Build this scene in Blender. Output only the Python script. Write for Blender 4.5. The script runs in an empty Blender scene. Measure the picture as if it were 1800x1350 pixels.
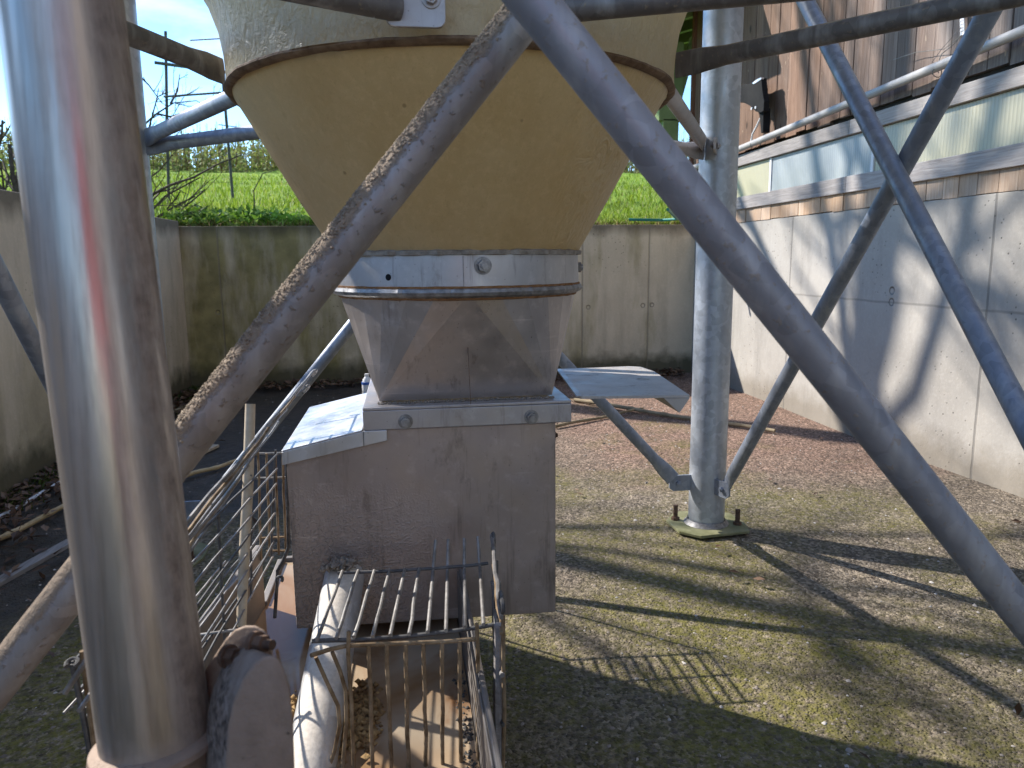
import bpy, bmesh, math, random
import numpy as np
from mathutils import Vector, Matrix
R = math.radians
S = bpy.context.scene
COL = S.collection

# ------------------------------------------------------------------ camera
F_PX, EYE = 1300.0, 1.0
PITCH, YAW, ROLL = R(9.45), R(-8.2), R(-0.6)
cy, sy = math.cos(YAW), math.sin(YAW)
FW = Vector((-sy*math.cos(PITCH), cy*math.cos(PITCH), -math.sin(PITCH)))
_rt = Vector((cy, sy, 0)); _up = _rt.cross(FW)
RT = _rt*math.cos(ROLL) + _up*math.sin(ROLL)
UP = _up*math.cos(ROLL) - _rt*math.sin(ROLL)
CAM = Vector((0, 0, EYE))
cd = bpy.data.cameras.new('camera'); cam = bpy.data.objects.new('camera', cd); COL.objects.link(cam)
cd.sensor_width = 36; cd.lens = F_PX/1800*36; cd.clip_start = 0.02; cd.clip_end = 2000
mw = Matrix((RT, UP, -FW)).transposed().to_4x4(); mw.translation = CAM
cam.matrix_world = mw
cd.dof.use_dof = True; cd.dof.focus_distance = 1.5; cd.dof.aperture_fstop = 11
S.camera = cam
# survey: where a sight line meets a known plane of the place (the yard, its walls, the silo frame)
def ray(x, y): return FW + RT*((x-900)/F_PX) - UP*((y-675)/F_PX)
def onX(x, y, X): d = ray(x, y); return CAM + d*(X/d.x)
def onY(x, y, Y): d = ray(x, y); return CAM + d*(Y/d.y)
def onZ(x, y, z=0.): d = ray(x, y); return CAM + d*((z-EYE)/d.z)
def atD(x, y, D): return CAM + ray(x, y)*D

# ------------------------------------------------------------------ light
SUN_AZ, SUN_EL = R(-52), R(37)
sdir = Vector((math.sin(SUN_AZ)*math.cos(SUN_EL), math.cos(SUN_AZ)*math.cos(SUN_EL), math.sin(SUN_EL)))
W = bpy.data.worlds.new('World'); S.world = W; W.use_nodes = True
wn = W.node_tree; bg = wn.nodes['Background']
sky = wn.nodes.new('ShaderNodeTexSky'); sky.sky_type = 'NISHITA'; sky.sun_disc = False
sky.sun_elevation = SUN_EL; sky.sun_rotation = SUN_AZ; sky.air_density = 1.0; sky.dust_density = 0.0; sky.ozone_density = 4.0; sky.altitude = 400
tc = wn.nodes.new('ShaderNodeTexCoord'); mp = wn.nodes.new('ShaderNodeMapping'); mp.inputs['Scale'].default_value = (1, 1, 2.6)
cn = wn.nodes.new('ShaderNodeTexNoise'); cn.inputs['Scale'].default_value = 3.2; cn.inputs['Detail'].default_value = 7; cn.inputs['Roughness'].default_value = .55
cr = wn.nodes.new('ShaderNodeValToRGB'); cr.color_ramp.elements[0].position = .50; cr.color_ramp.elements[1].position = .70
cm = wn.nodes.new('ShaderNodeMixRGB'); cm.inputs[2].default_value = (3.1, 3.1, 3.05, 1)
wn.links.new(tc.outputs['Generated'], mp.inputs[0]); wn.links.new(mp.outputs[0], cn.inputs['Vector'])
wn.links.new(cn.outputs['Fac'], cr.inputs[0]); wn.links.new(cr.outputs[0], cm.inputs[0])
hs = wn.nodes.new('ShaderNodeHueSaturation'); hs.inputs['Saturation'].default_value = 1.12; hs.inputs['Value'].default_value = .82
wn.links.new(sky.outputs[0], hs.inputs['Color']); wn.links.new(hs.outputs[0], cm.inputs[1]); wn.links.new(cm.outputs[0], bg.inputs[0])
bg.inputs[1].default_value = 0.15
sl = bpy.data.lights.new('sun', 'SUN'); sl.energy = 3.4; sl.angle = R(0.55); sl.color = (1, .95, .88)
so = bpy.data.objects.new('sun', sl); COL.objects.link(so); so.location = (-6, 6, 8)
so.rotation_euler = sdir.to_track_quat('Z', 'Y').to_euler()
S.view_settings.view_transform = 'Standard'; S.view_settings.look = 'None'
S.view_settings.gamma = 1; S.view_settings.exposure = 1.52
S.cycles.max_bounces = 8

# ------------------------------------------------------------------ material helpers
class NT:
    def __init__(s, name, rough=.7, metal=0., spec=.3):
        s.m = bpy.data.materials.new(name); s.m.use_nodes = True; s.t = s.m.node_tree
        s.b = s.t.nodes['Principled BSDF']
        s.b.inputs['Roughness'].default_value = rough; s.b.inputs['Metallic'].default_value = metal
        s.b.inputs['Specular IOR Level'].default_value = spec
        s.co = None
    def n(s, ty): return s.t.nodes.new('ShaderNode'+ty)
    def l(s, a, b): s.t.links.new(a, b)
    def put(s, sock, v):
        if isinstance(v, bpy.types.NodeSocket): s.l(v, sock)
        elif isinstance(v, (tuple, list)) and len(sock.default_value) == 4: sock.default_value = (*v[:3], 1)
        else: sock.default_value = v
    def coord(s, stretch=(1, 1, 1), rot=(0, 0, 0)):
        if s.co is None:
            s.co = s.n('TexCoord').outputs['Object']
        if tuple(stretch) == (1, 1, 1) and tuple(rot) == (0, 0, 0): return s.co
        m = s.n('Mapping'); m.inputs['Scale'].default_value = stretch; m.inputs['Rotation'].default_value = rot
        s.l(s.co, m.inputs[0]); return m.outputs[0]
    def noise(s, scale, detail=4, rough=.55, stretch=(1, 1, 1), dist=0, rot=(0, 0, 0)):
        n = s.n('TexNoise'); s.l(s.coord(stretch, rot), n.inputs['Vector'])
        n.inputs['Scale'].default_value = scale; n.inputs['Detail'].default_value = detail
        n.inputs['Roughness'].default_value = rough; n.inputs['Distortion'].default_value = dist
        return n.outputs['Fac']
    def voro(s, scale, feature='F1', out='Distance', stretch=(1, 1, 1)):
        n = s.n('TexVoronoi'); n.feature = feature; s.l(s.coord(stretch), n.inputs['Vector'])
        n.inputs['Scale'].default_value = scale; return n.outputs[out]
    def ramp(s, fac, stops):
        r = s.n('ValToRGB'); s.l(fac, r.inputs[0]); e = r.color_ramp.elements
        while len(e) < len(stops): e.new(.5)
        for k, (p, c) in enumerate(stops):
            e[k].position = p; e[k].color = (*(c if isinstance(c, (tuple, list)) else (c, c, c)), 1)
        return r.outputs[0]
    def mix(s, fac, a, b, mode='MIX'):
        m = s.n('MixRGB'); m.blend_type = mode
        s.put(m.inputs[0], fac); s.put(m.inputs[1], a); s.put(m.inputs[2], b); return m.outputs[0]
    def math(s, op, a, b=0., clamp=False):
        m = s.n('Math'); m.operation = op; m.use_clamp = clamp; s.put(m.inputs[0], a); s.put(m.inputs[1], b); return m.outputs[0]
    def xyz(s): n = s.n('SeparateXYZ'); s.l(s.coord(), n.inputs[0]); return n.outputs
    def nz(s): n = s.n('SeparateXYZ'); g = s.n('NewGeometry'); s.l(g.outputs['Normal'], n.inputs[0]); return n.outputs[2]
    def nx(s): n = s.n('SeparateXYZ'); g = s.n('NewGeometry'); s.l(g.outputs['Normal'], n.inputs[0]); return n.outputs[0]
    def island(s): return s.n('NewGeometry').outputs['Random Per Island']
    def mapr(s, v, a, b, c=0., d=1.):
        m = s.n('MapRange'); m.clamp = True; s.put(m.inputs[0], v)
        for k, q in enumerate((a, b, c, d)): m.inputs[k+1].default_value = q
        return m.outputs[0]
    def bump(s, h, strength=.3, dist=.01, prev=None):
        b = s.n('Bump'); b.inputs['Strength'].default_value = strength; b.inputs['Distance'].default_value = dist
        s.l(h, b.inputs['Height'])
        if prev: s.l(prev, b.inputs['Normal'])
        return b.outputs[0]
    def out(s, color=None, normal=None, rough=None, metal=None):
        if color is not None: s.put(s.b.inputs['Base Color'], color)
        if normal is not None: s.l(normal, s.b.inputs['Normal'])
        if rough is not None: s.put(s.b.inputs['Roughness'], rough)
        if metal is not None: s.put(s.b.inputs['Metallic'], metal)
        return s.m

def m_galv(name, base=(.40, .43, .47), dust=0., rough=.48, metal=.55, dustc=(.20, .155, .105)):
    a = NT(name, rough, metal, .5)
    sp = a.voro(55, out='Color'); spg = a.n('RGBToBW'); a.l(sp, spg.inputs[0])
    c = a.mix(a.mapr(spg.outputs[0], .2, .8), tuple(v*.83 for v in base), tuple(min(1, v*1.13) for v in base))
    c = a.mix(a.mapr(a.noise(7, 6, .6), .45, .72), c, tuple(v*.80 for v in base))
    streak = a.mapr(a.noise(30, 4, .6, (1, 1, .12)), .5, .75)
    c = a.mix(a.math('MULTIPLY', streak, .35), c, (.6, .6, .6))
    h = a.noise(60, 4, .6); nb = a.bump(h, .12, .004)
    metal_s = metal; rough_s = a.mapr(a.noise(16, 4), .3, .7, rough-.1, rough+.14)
    if dust > 0:
        up = a.mapr(a.nz(), -.15, .7) if dust > 1 else a.mapr(a.nz(), .25, .85)
        lump = a.mapr(a.math('ADD', a.math('MULTIPLY', up, 1.0), a.math('MULTIPLY', a.noise(45, 6, .7), .9)), 1.18-.35*dust, 1.35-.35*dust)
        specks = a.mapr(a.noise(120, 3, .6), .62, .68)
        d = a.math('MAXIMUM', lump, a.math('MULTIPLY', specks, .55))
        dc = a.mix(a.noise(150, 3), dustc, tuple(v*1.9 for v in dustc))
        c = a.mix(d, c, dc)
        metal_s = a.mapr(d, 0, 1, metal, 0); rough_s = a.mapr(d, 0, 1, rough, .95)
        nb = a.bump(a.math('MULTIPLY', d, a.noise(130, 4, .7)), min(.8, .8*dust+.05), .006, nb)
    return a.out(c, nb, rough_s, metal_s)

def m_sheet(name, base=(.36, .335, .33), grime=.5, spray=False, rough=.46, metal=.55):
    a = NT(name, rough, metal, .5)
    c = a.mix(a.mapr(a.noise(6, 6, .6), .35, .7), base, tuple(v*.78 for v in base))
    c = a.mix(a.math('MULTIPLY', a.mapr(a.noise(40, 5, .65), .55, .75), .5), c, tuple(v*1.35 for v in base))
    c = a.mix(a.math('MULTIPLY', a.mapr(a.noise(14, 8, .72, (1, 1, .45)), .56, .66), grime), c, (.12, .095, .075))
    c = a.mix(a.math('MULTIPLY', a.mapr(a.voro(70), .10, .05), .4), c, (.06, .05, .045))
    c = a.mix(a.math('MULTIPLY', a.mapr(a.noise(3.2, 6, .65, (1, 1, .6)), .5, .68), .45), c, tuple(v*.55 for v in base))
    scr = a.math('MULTIPLY', a.mapr(a.noise(60, 3, .6, (.05, .05, 1), 0, (0, .5, 0)), .66, .70), a.mapr(a.noise(5, 3), .5, .6))
    c = a.mix(a.math('MULTIPLY', scr, .5), c, tuple(min(1, v*1.6) for v in base))
    c = a.mix(a.math('MULTIPLY', a.mapr(a.noise(48, 5, .7, (1, 1, .07)), .58, .72), .45), c, (.10, .075, .06))
    n = a.bump(a.noise(90, 5, .7), .09, .002)
    n = a.bump(a.noise(4, 2), .25, .02, n)
    mt = metal
    if spray:
        x, y, z = a.xyz()
        low = a.math('MULTIPLY', a.mapr(z, .60, .36), a.mapr(a.math('ADD', x, a.math('MULTIPLY', a.noise(6, 4), .3)), .12, -.12))
        sp = a.math('MULTIPLY', low, a.mapr(a.noise(210, 2, .5), .50, .62))
        c = a.mix(a.math('MULTIPLY', sp, .75), c, (.30, .26, .22))
        n = a.bump(sp, .8, .004, n); mt = a.mapr(sp, 0, 1, metal, 0.05)
        drip = a.math('MULTIPLY', a.mapr(z, .63, .55), a.mapr(a.noise(26, 4, .6, (1, 1, .1)), .6, .72))
        c = a.mix(a.math('MULTIPLY', drip, .5), c, (.07, .06, .055))
    return a.out(c, n, a.mapr(a.noise(20, 5), .3, .7, rough-.1, rough+.15), mt)

def m_concrete(name, base, moss=0., joints=(), axis='x', seed=0, hj=None, holes=()):
    a = NT(name, .9, 0, .2)
    x, y, z = a.xyz(); u = x if axis == 'x' else y
    c = a.mix(a.mapr(a.noise(1.6, 7, .6), .3, .72), tuple(v*1.12 for v in base), tuple(v*.78 for v in base))
    c = a.mix(a.math('MULTIPLY', a.mapr(a.noise(7, 6, .65, (1, 1, .25)), .5, .72), .55), c, tuple(v*.6 for v in base))
    c = a.mix(a.math('MULTIPLY', a.mapr(a.noise(60, 4, .6), .5, .75), .3), c, tuple(v*1.3 for v in base))
    pores = a.math('MULTIPLY', a.mapr(a.voro(31), .17, .09), a.mapr(a.noise(2.6, 5), .50, .62))
    c = a.mix(a.math('MULTIPLY', pores, .8), c, tuple(v*.22 for v in base))
    n = a.bump(a.noise(45, 6, .65), .25, .006); n = a.bump(a.math('SUBTRACT', 1., pores), .5, .006, n)
    if moss > 0:
        if axis == 'x': mask = a.mapr(x, 3.2, -1.2)
        else: mask = a.mapr(z, 1.0, .1)
        st = a.mapr(a.math('ADD', a.noise(2.4, 6, .6, (1.6, 1.6, .35)), a.math('MULTIPLY', mask, .34)), .62, .86)
        c = a.mix(a.math('MULTIPLY', st, moss), c, a.ramp(a.noise(9, 5), [(.3, (.12, .098, .02)), (.7, (.27, .22, .07))]))
        dk = a.mapr(a.math('ADD', a.mapr(z, .35, 0), a.math('MULTIPLY', a.noise(8, 5), .8)), .75, 1.15)
        c = a.mix(a.math('MULTIPLY', dk, .85), c, (.035, .04, .018))
        dt = a.mapr(a.math('ADD', a.mapr(z, 1.12, 1.32), a.math('MULTIPLY', a.noise(6, 5, .6, (1, 1, .4)), .8)), .75, 1.2)
        c = a.mix(a.math('MULTIPLY', dt, .7), c, (.06, .05, .03))
    sp_ = a.mapr(a.math('ADD', a.mapr(z, .30, .0), a.math('MULTIPLY', a.noise(11, 6, .7), .75)), .72, 1.15)
    c = a.mix(a.math('MULTIPLY', sp_, .5), c, (.13, .10, .06))
    c = a.mix(a.math('MULTIPLY', a.mapr(a.noise(5, 7, .7, (1.4, 1.4, .16)), .55, .75), .4), c, tuple(v*.55 for v in base))
    for j in joints:
        d = a.math('ABSOLUTE', a.math('SUBTRACT', a.math('ADD', u, a.math('MULTIPLY', a.noise(5, 3), .012)), j+.006))
        ln = a.mapr(d, .009, .004)
        c = a.mix(a.math('MULTIPLY', ln, .6), c, tuple(v*.35 for v in base)); n = a.bump(a.math('SUBTRACT', 1., ln), .5, .006, n)
    if hj is not None:
        d = a.math('ABSOLUTE', a.math('SUBTRACT', a.math('ADD', z, a.math('MULTIPLY', a.noise(5, 3), .014)), hj+.007))
        ln = a.mapr(d, .008, .003); c = a.mix(a.math('MULTIPLY', ln, .5), c, tuple(v*.4 for v in base))
    for (hu, hz, hr) in holes:
        d = a.math('SQRT', a.math('ADD', a.math('POWER', a.math('SUBTRACT', u, hu), 2.), a.math('POWER', a.math('SUBTRACT', z, hz), 2.)))
        ring = a.math('MULTIPLY', a.mapr(d, hr, hr*.82), a.mapr(d, hr*.5, hr*.7))
        c = a.mix(a.math('MULTIPLY', ring, .75), c, tuple(v*.3 for v in base)); n = a.bump(a.mapr(d, hr*.6, hr), .7, .012, n)
    return a.out(c, n)

def m_simple(name, c1, c2, scale=20, rough=.8, metal=0., stretch=(1, 1, 1), bump=.2, bd=.004, spec=.3):
    a = NT(name, rough, metal, spec)
    f = a.noise(scale, 6, .62, stretch)
    return a.out(a.ramp(f, [(.32, c1), (.68, c2)]), a.bump(f, bump, bd))

def m_wood(name, c1, c2, axis='z', island=True, scale=1., fade=None, knots=False):
    a = NT(name, .85, 0, .2)
    st = {'z': (9, 9, .45), 'y': (9, .45, 9), 'x': (.45, 9, 9)}[axis]
    g = a.noise(9*scale, 6, .65, st, 1.2)
    c = a.ramp(g, [(.3, c1), (.7, c2)])
    if fade:
        x, y, z = a.xyz()
        w = a.math('ADD', a.mapr(y, fade[0], fade[1]), a.math('MULTIPLY', a.math('SUBTRACT', a.noise(2.2, 5, .6, (1, 3, .5)), .5), 1.0), True)
        c = a.mix(w, c, a.ramp(g, [(.3, fade[2]), (.7, fade[3])]))
    if island:
        c = a.mix(1., c, a.ramp(a.island(), [(0, .68), (.5, .95), (1, 1.22)]), 'MULTIPLY')
    if knots:
        k = a.mapr(a.voro(5, stretch=(1, 1, .5)), .09, .04); c = a.mix(a.math('MULTIPLY', k, .8), c, (.03, .02, .014))
        fl = a.mapr(a.noise(30, 3, .6, (1, 2, .5)), .70, .73); c = a.mix(a.math('MULTIPLY', fl, .7), c, (.5, .4, .28))
    return a.out(c, a.bump(g, .5, .004))

MT = {}
MT['galv'] = m_galv('galvanized_steel', (.44, .47, .51))
MT['brace'] = m_galv('galvanized_tube', (.27, .30, .36), 0, .5, .5)
MT['brace_dust_heavy'] = m_galv('dusty_galvanized_tube', (.29, .265, .255), 1.15, .55, .3, (.17, .128, .09))
MT['brace_dust'] = m_galv('lightly_dusty_galvanized_tube', (.29, .295, .325), .2, .5, .4)
MT['strut'] = m_galv('dark_galvanized_tube', (.15, .135, .13), .22, .55, .35)
MT['sheet'] = m_sheet('stained_sheet_steel', (.40, .325, .285), spray=True)
MT['sheet_clean'] = m_sheet('folded_sheet_steel', (.42, .39, .38), .35, rough=.42)
MT['sheet_bright'] = m_sheet('bright_sheet_steel', (.62, .63, .66), .22, rough=.36, metal=.7)
MT['bolt'] = m_simple('dull_zinc_bolt', (.16, .15, .145), (.36, .35, .34), 60, .5, .6)
MT['rust_bolt'] = m_simple('rusty_bolt', (.05, .03, .02), (.17, .105, .07), 70, .8, .2)
MT['weld'] = m_simple('rusty_weld', (.10, .055, .03), (.30, .22, .17), 90, .65, .35, bump=.6)
MT['wire'] = m_simple('zinc_wire', (.15, .14, .13), (.33, .315, .30), 40, .5, .5, bump=.3, bd=.001)
MT['wire_rust'] = m_simple('rusty_wire', (.12, .07, .03), (.36, .27, .17), 35, .75, .25, bump=.5, bd=.001)
MT['wire_dark'] = m_simple('dark_wire', (.05, .05, .052), (.16, .155, .15), 40, .6, .4, bump=.4, bd=.001)
MT['black'] = m_simple('black_plastic', (.005, .005, .006), (.010, .010, .011), 30, .9)
MT['white_plastic'] = m_simple('white_plastic', (.62, .62, .63), (.74, .74, .74), 10, .4)
MT['blue_plastic'] = m_simple('blue_plastic', (.05, .12, .4), (.07, .16, .5), 10, .4)
MT['green_hose'] = m_simple('green_hose', (.01, .13, .10), (.02, .20, .15), 10, .45)
MT['bamboo'] = m_simple('bamboo', (.34, .23, .10), (.58, .45, .26), 8, .6, stretch=(1, 1, 1), bump=.1)
MT['bamboo_old'] = m_simple('old_bamboo', (.17, .125, .07), (.33, .26, .16), 14, .75, bump=.2)
MT['stick'] = m_simple('peeled_stick', (.36, .28, .19), (.56, .47, .35), 20, .7, bump=.2)
MT['bark'] = m_simple('bark', (.035, .028, .022), (.10, .085, .07), 25, .95, bump=.6)
MT['twig'] = m_simple('twig_bark', (.05, .036, .026), (.11, .085, .06), 25, .9)
MT['pole'] = m_simple('pole_wood', (.05, .055, .05), (.12, .12, .105), 12, .9)
MT['green_paint'] = m_simple('green_painted_wood', (.14, .20, .07), (.22, .29, .12), 6, .7)
MT['tile'] = m_simple('roof_tile', (.13, .06, .04), (.24, .11, .07), 14, .9)

def m_frp(name, c1, c2, c3, wr):
    a = NT(name, .42, 0, .45)
    x, y, z = a.xyz()
    f = a.noise(2.2, 6, .6)
    c = a.ramp(f, [(.3, c1), (.52, c2), (.75, c3)])
    c = a.mix(a.math('MULTIPLY', a.mapr(a.noise(70, 5, .75), .48, .72), .55), c, tuple(min(1, v*1.35) for v in c2))
    c = a.mix(a.math('MULTIPLY', a.mapr(a.noise(170, 3, .7, (1, 1, .5), 2.), .56, .66), .35), c, tuple(v*.6 for v in c1))
    run = a.math('MULTIPLY', a.mapr(a.noise(38, 5, .65, (1, 1, .06)), .58, .70), a.mapr(a.noise(3.5, 3), .45, .6))
    c = a.mix(a.math('MULTIPLY', run, .5), c, (.20, .12, .06))
    c = a.mix(a.math('MULTIPLY', a.mapr(a.voro(13), .06, .035), .8), c, (.05, .035, .02))
    c = a.mix(a.math('MULTIPLY', a.mapr(a.noise(5, 5, .6, (1, 1, .2)), .55, .75), .35), c, tuple(v*.55 for v in c1))
    w = a.noise(30, 4, .6, (1, 1, .38), .8) if wr < 1 else a.noise(52, 4, .62, (1, 1, .7), .6)
    n = a.bump(a.noise(200, 2), .08, .002)
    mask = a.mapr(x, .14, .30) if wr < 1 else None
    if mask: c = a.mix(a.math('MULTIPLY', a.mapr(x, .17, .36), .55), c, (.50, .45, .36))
    if wr < 1:
        sm = a.math('MULTIPLY', a.mapr(a.math('ADD', z, a.math('MULTIPLY', a.noise(9, 5, .65), .05)), 1.325, 1.345), a.mapr(a.noise(5, 4), .42, .56))
        c = a.mix(a.math('MULTIPLY', sm, .8), c, (.13, .08, .045))
    amp = a.math('MULTIPLY', w, mask) if mask else w
    n = a.bump(amp, 1., .030 if wr < 1 else .0075, n); n = a.bump(a.noise(120, 3, .6, (1, 1, .6), 1.5), .22, .003, n)
    a.out(c, n)
    tr = a.n('BsdfTranslucent'); a.put(tr.inputs[0], tuple(min(1, v*1.25) for v in c2))
    ms = a.n('MixShader'); ms.inputs[0].default_value = .38
    a.l(a.b.outputs[0], ms.inputs[1]); a.l(tr.outputs[0], ms.inputs[2])
    a.l(ms.outputs[0], a.t.nodes['Material Output'].inputs[0])
    return a.m
MT['frp_cone'] = m_frp('amber_fibreglass', (.42, .29, .14), (.52, .395, .225), (.54, .455, .295), .5)
MT['frp_shell'] = m_frp('pale_fibreglass', (.41, .335, .205), (.50, .425, .285), (.55, .48, .345), 1)
MT['resin'] = m_simple('resin_seam', (.09, .05, .028), (.24, .16, .10), 40, .8, bump=.7, bd=.008)

def m_pipe():
    a = NT('stainless_tube', .36, .75, .5)
    c = a.mix(a.mapr(a.noise(5, 5, .6), .3, .7), (.56, .495, .44), (.43, .365, .315))
    c = a.mix(a.math('MULTIPLY', a.mapr(a.noise(75, 4, .7, (1, 1, .008)), .42, .62), .55), c, (.26, .22, .19))  # thin vertical brown bands, reflected streaks of the surroundings painted into the colour
    st = a.mapr(a.noise(60, 5, .65, (1, 1, .05)), .46, .70)
    x, y, z = a.xyz()
    low = a.mapr(a.math('ADD', z, a.math('MULTIPLY', a.noise(20, 5), .05)), .05, .02)
    d = a.math('MAXIMUM', a.math('MULTIPLY', st, .30), a.math('MULTIPLY', low, a.mapr(a.noise(24, 6, .7), .35, .6)))
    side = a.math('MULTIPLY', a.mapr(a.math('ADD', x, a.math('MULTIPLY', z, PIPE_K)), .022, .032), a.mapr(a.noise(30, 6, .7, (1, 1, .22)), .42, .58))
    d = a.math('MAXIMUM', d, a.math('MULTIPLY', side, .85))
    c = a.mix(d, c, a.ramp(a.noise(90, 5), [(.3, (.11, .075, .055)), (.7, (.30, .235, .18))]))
    n = a.bump(a.noise(130, 3, .6, (1, 1, .012)), .10, .0015)
    n = a.bump(a.noise(38, 2, .5, (1, 1, .012)), .30, .004, n)
    return a.out(c, n, a.mapr(d, 0, .8, .30, .8), a.mapr(d, 0, .8, .78, .1))
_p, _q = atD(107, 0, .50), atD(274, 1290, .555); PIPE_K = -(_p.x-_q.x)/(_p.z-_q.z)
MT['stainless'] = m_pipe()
def m_bracket():
    a = NT('dirty_bracket_steel', .6, .2, .4); x, y, z = a.xyz()
    c = a.ramp(a.noise(40, 6, .65), [(.3, (.21, .15, .11)), (.7, (.30, .225, .17))])
    top = a.mapr(a.math('ADD', a.nz(), a.math('MULTIPLY', a.noise(60, 6, .7), .9)), .55, .85)
    x0 = a.math('SUBTRACT', x, a.math('MULTIPLY', z, .0)); back = a.math('MULTIPLY', a.mapr(a.noise(90, 6, .75), .62, .72), a.mapr(a.noise(14, 4), .5, .6))
    d = a.math('MAXIMUM', a.math('MULTIPLY', top, .0), back)
    c = a.mix(a.math('MULTIPLY', d, .85), c, (.035, .026, .02))
    n = a.bump(a.noise(160, 5, .7), .5, .002); n = a.bump(d, .5, .002, n)
    return a.out(c, n, .7)
MT['bracket'] = m_bracket()
def m_bdirt():
    a = NT('dirt_caked_steel', .95, 0, .2); f = a.mapr(a.noise(110, 7, .75), .44, .62)
    f = a.math('MULTIPLY', f, a.mapr(a.noise(16, 3), .44, .6)); c = a.mix(f, a.ramp(a.noise(60, 5), [(.3, (.20, .155, .125)), (.7, (.31, .255, .215))]), (.028, .022, .018))
    return a.out(c, a.bump(a.noise(220, 5, .75), .8, .003))
MT['bracket_dirt'] = m_bdirt()

def m_ground():
    a = NT('exposed_aggregate_concrete', .95, 0, .18)
    x, y, z = a.xyz()
    base = a.ramp(a.noise(1.1, 6, .6), [(.3, (.14, .112, .084)), (.7, (.215, .178, .135))])
    red = a.math('MULTIPLY', a.mapr(y, 2.2, 3.6), a.mapr(x, .2, 1.2))
    base = a.mix(a.math('MULTIPLY', a.mapr(a.math('ADD', red, a.math('MULTIPLY', a.noise(3, 5), .7)), .75, 1.3), .8), base, (.225, .14, .105))
    pc = a.voro(115, out='Color'); g = a.n('RGBToBW'); a.l(pc, g.inputs[0])
    base = a.mix(1., base, a.ramp(g.outputs[0], [(.1, .35), (.55, .95), (.9, 1.9)]), 'MULTIPLY')
    base = a.mix(a.math('MULTIPLY', a.mapr(a.noise(9, 6, .7), .52, .7), .6), base, (.075, .06, .05))
    m = a.math('ADD', a.noise(1.7, 7, .65), a.math('MULTIPLY', a.mapr(y, 4.2, 1.8), .16))
    m = a.math('SUBTRACT', m, a.math('MULTIPLY', a.mapr(x, 1.5, 2.5), .2))
    m = a.math('ADD', m, a.math('MULTIPLY', a.mapr(x, -.4, -1.0), .10))
    mm = a.math('MULTIPLY', a.mapr(m, .50, .72), a.mapr(a.noise(55, 5, .7), .36, .6))
    base = a.mix(mm, base, a.ramp(a.noise(30, 5, .6), [(.3, (.08, .078, .017)), (.7, (.20, .175, .05))]))
    mud = a.math('MULTIPLY', a.mapr(x, .35, -.25), a.mapr(y, 2.6, 3.2))
    mud2 = a.math('MULTIPLY', a.mapr(x, -.7, -1.3), a.mapr(y, .9, 1.8))
    mud = a.mapr(a.math('ADD', a.math('MAXIMUM', mud, mud2), a.math('MULTIPLY', a.noise(3.5, 6, .6), .6)), .6, 1.05)
    base = a.mix(a.math('MULTIPLY', mud, .92), base, a.ramp(a.noise(14, 5), [(.3, (.03, .025, .022)), (.7, (.075, .06, .05))]))
    peb = a.voro(115); n = a.bump(a.mapr(peb, .0, .5, 1, 0), .8, .006)
    n = a.bump(a.noise(24, 6, .7), .7, .02, n)
    return a.out(base, n, a.mapr(mud, 0, 1, .95, .55))
MT['ground'] = m_ground()

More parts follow.
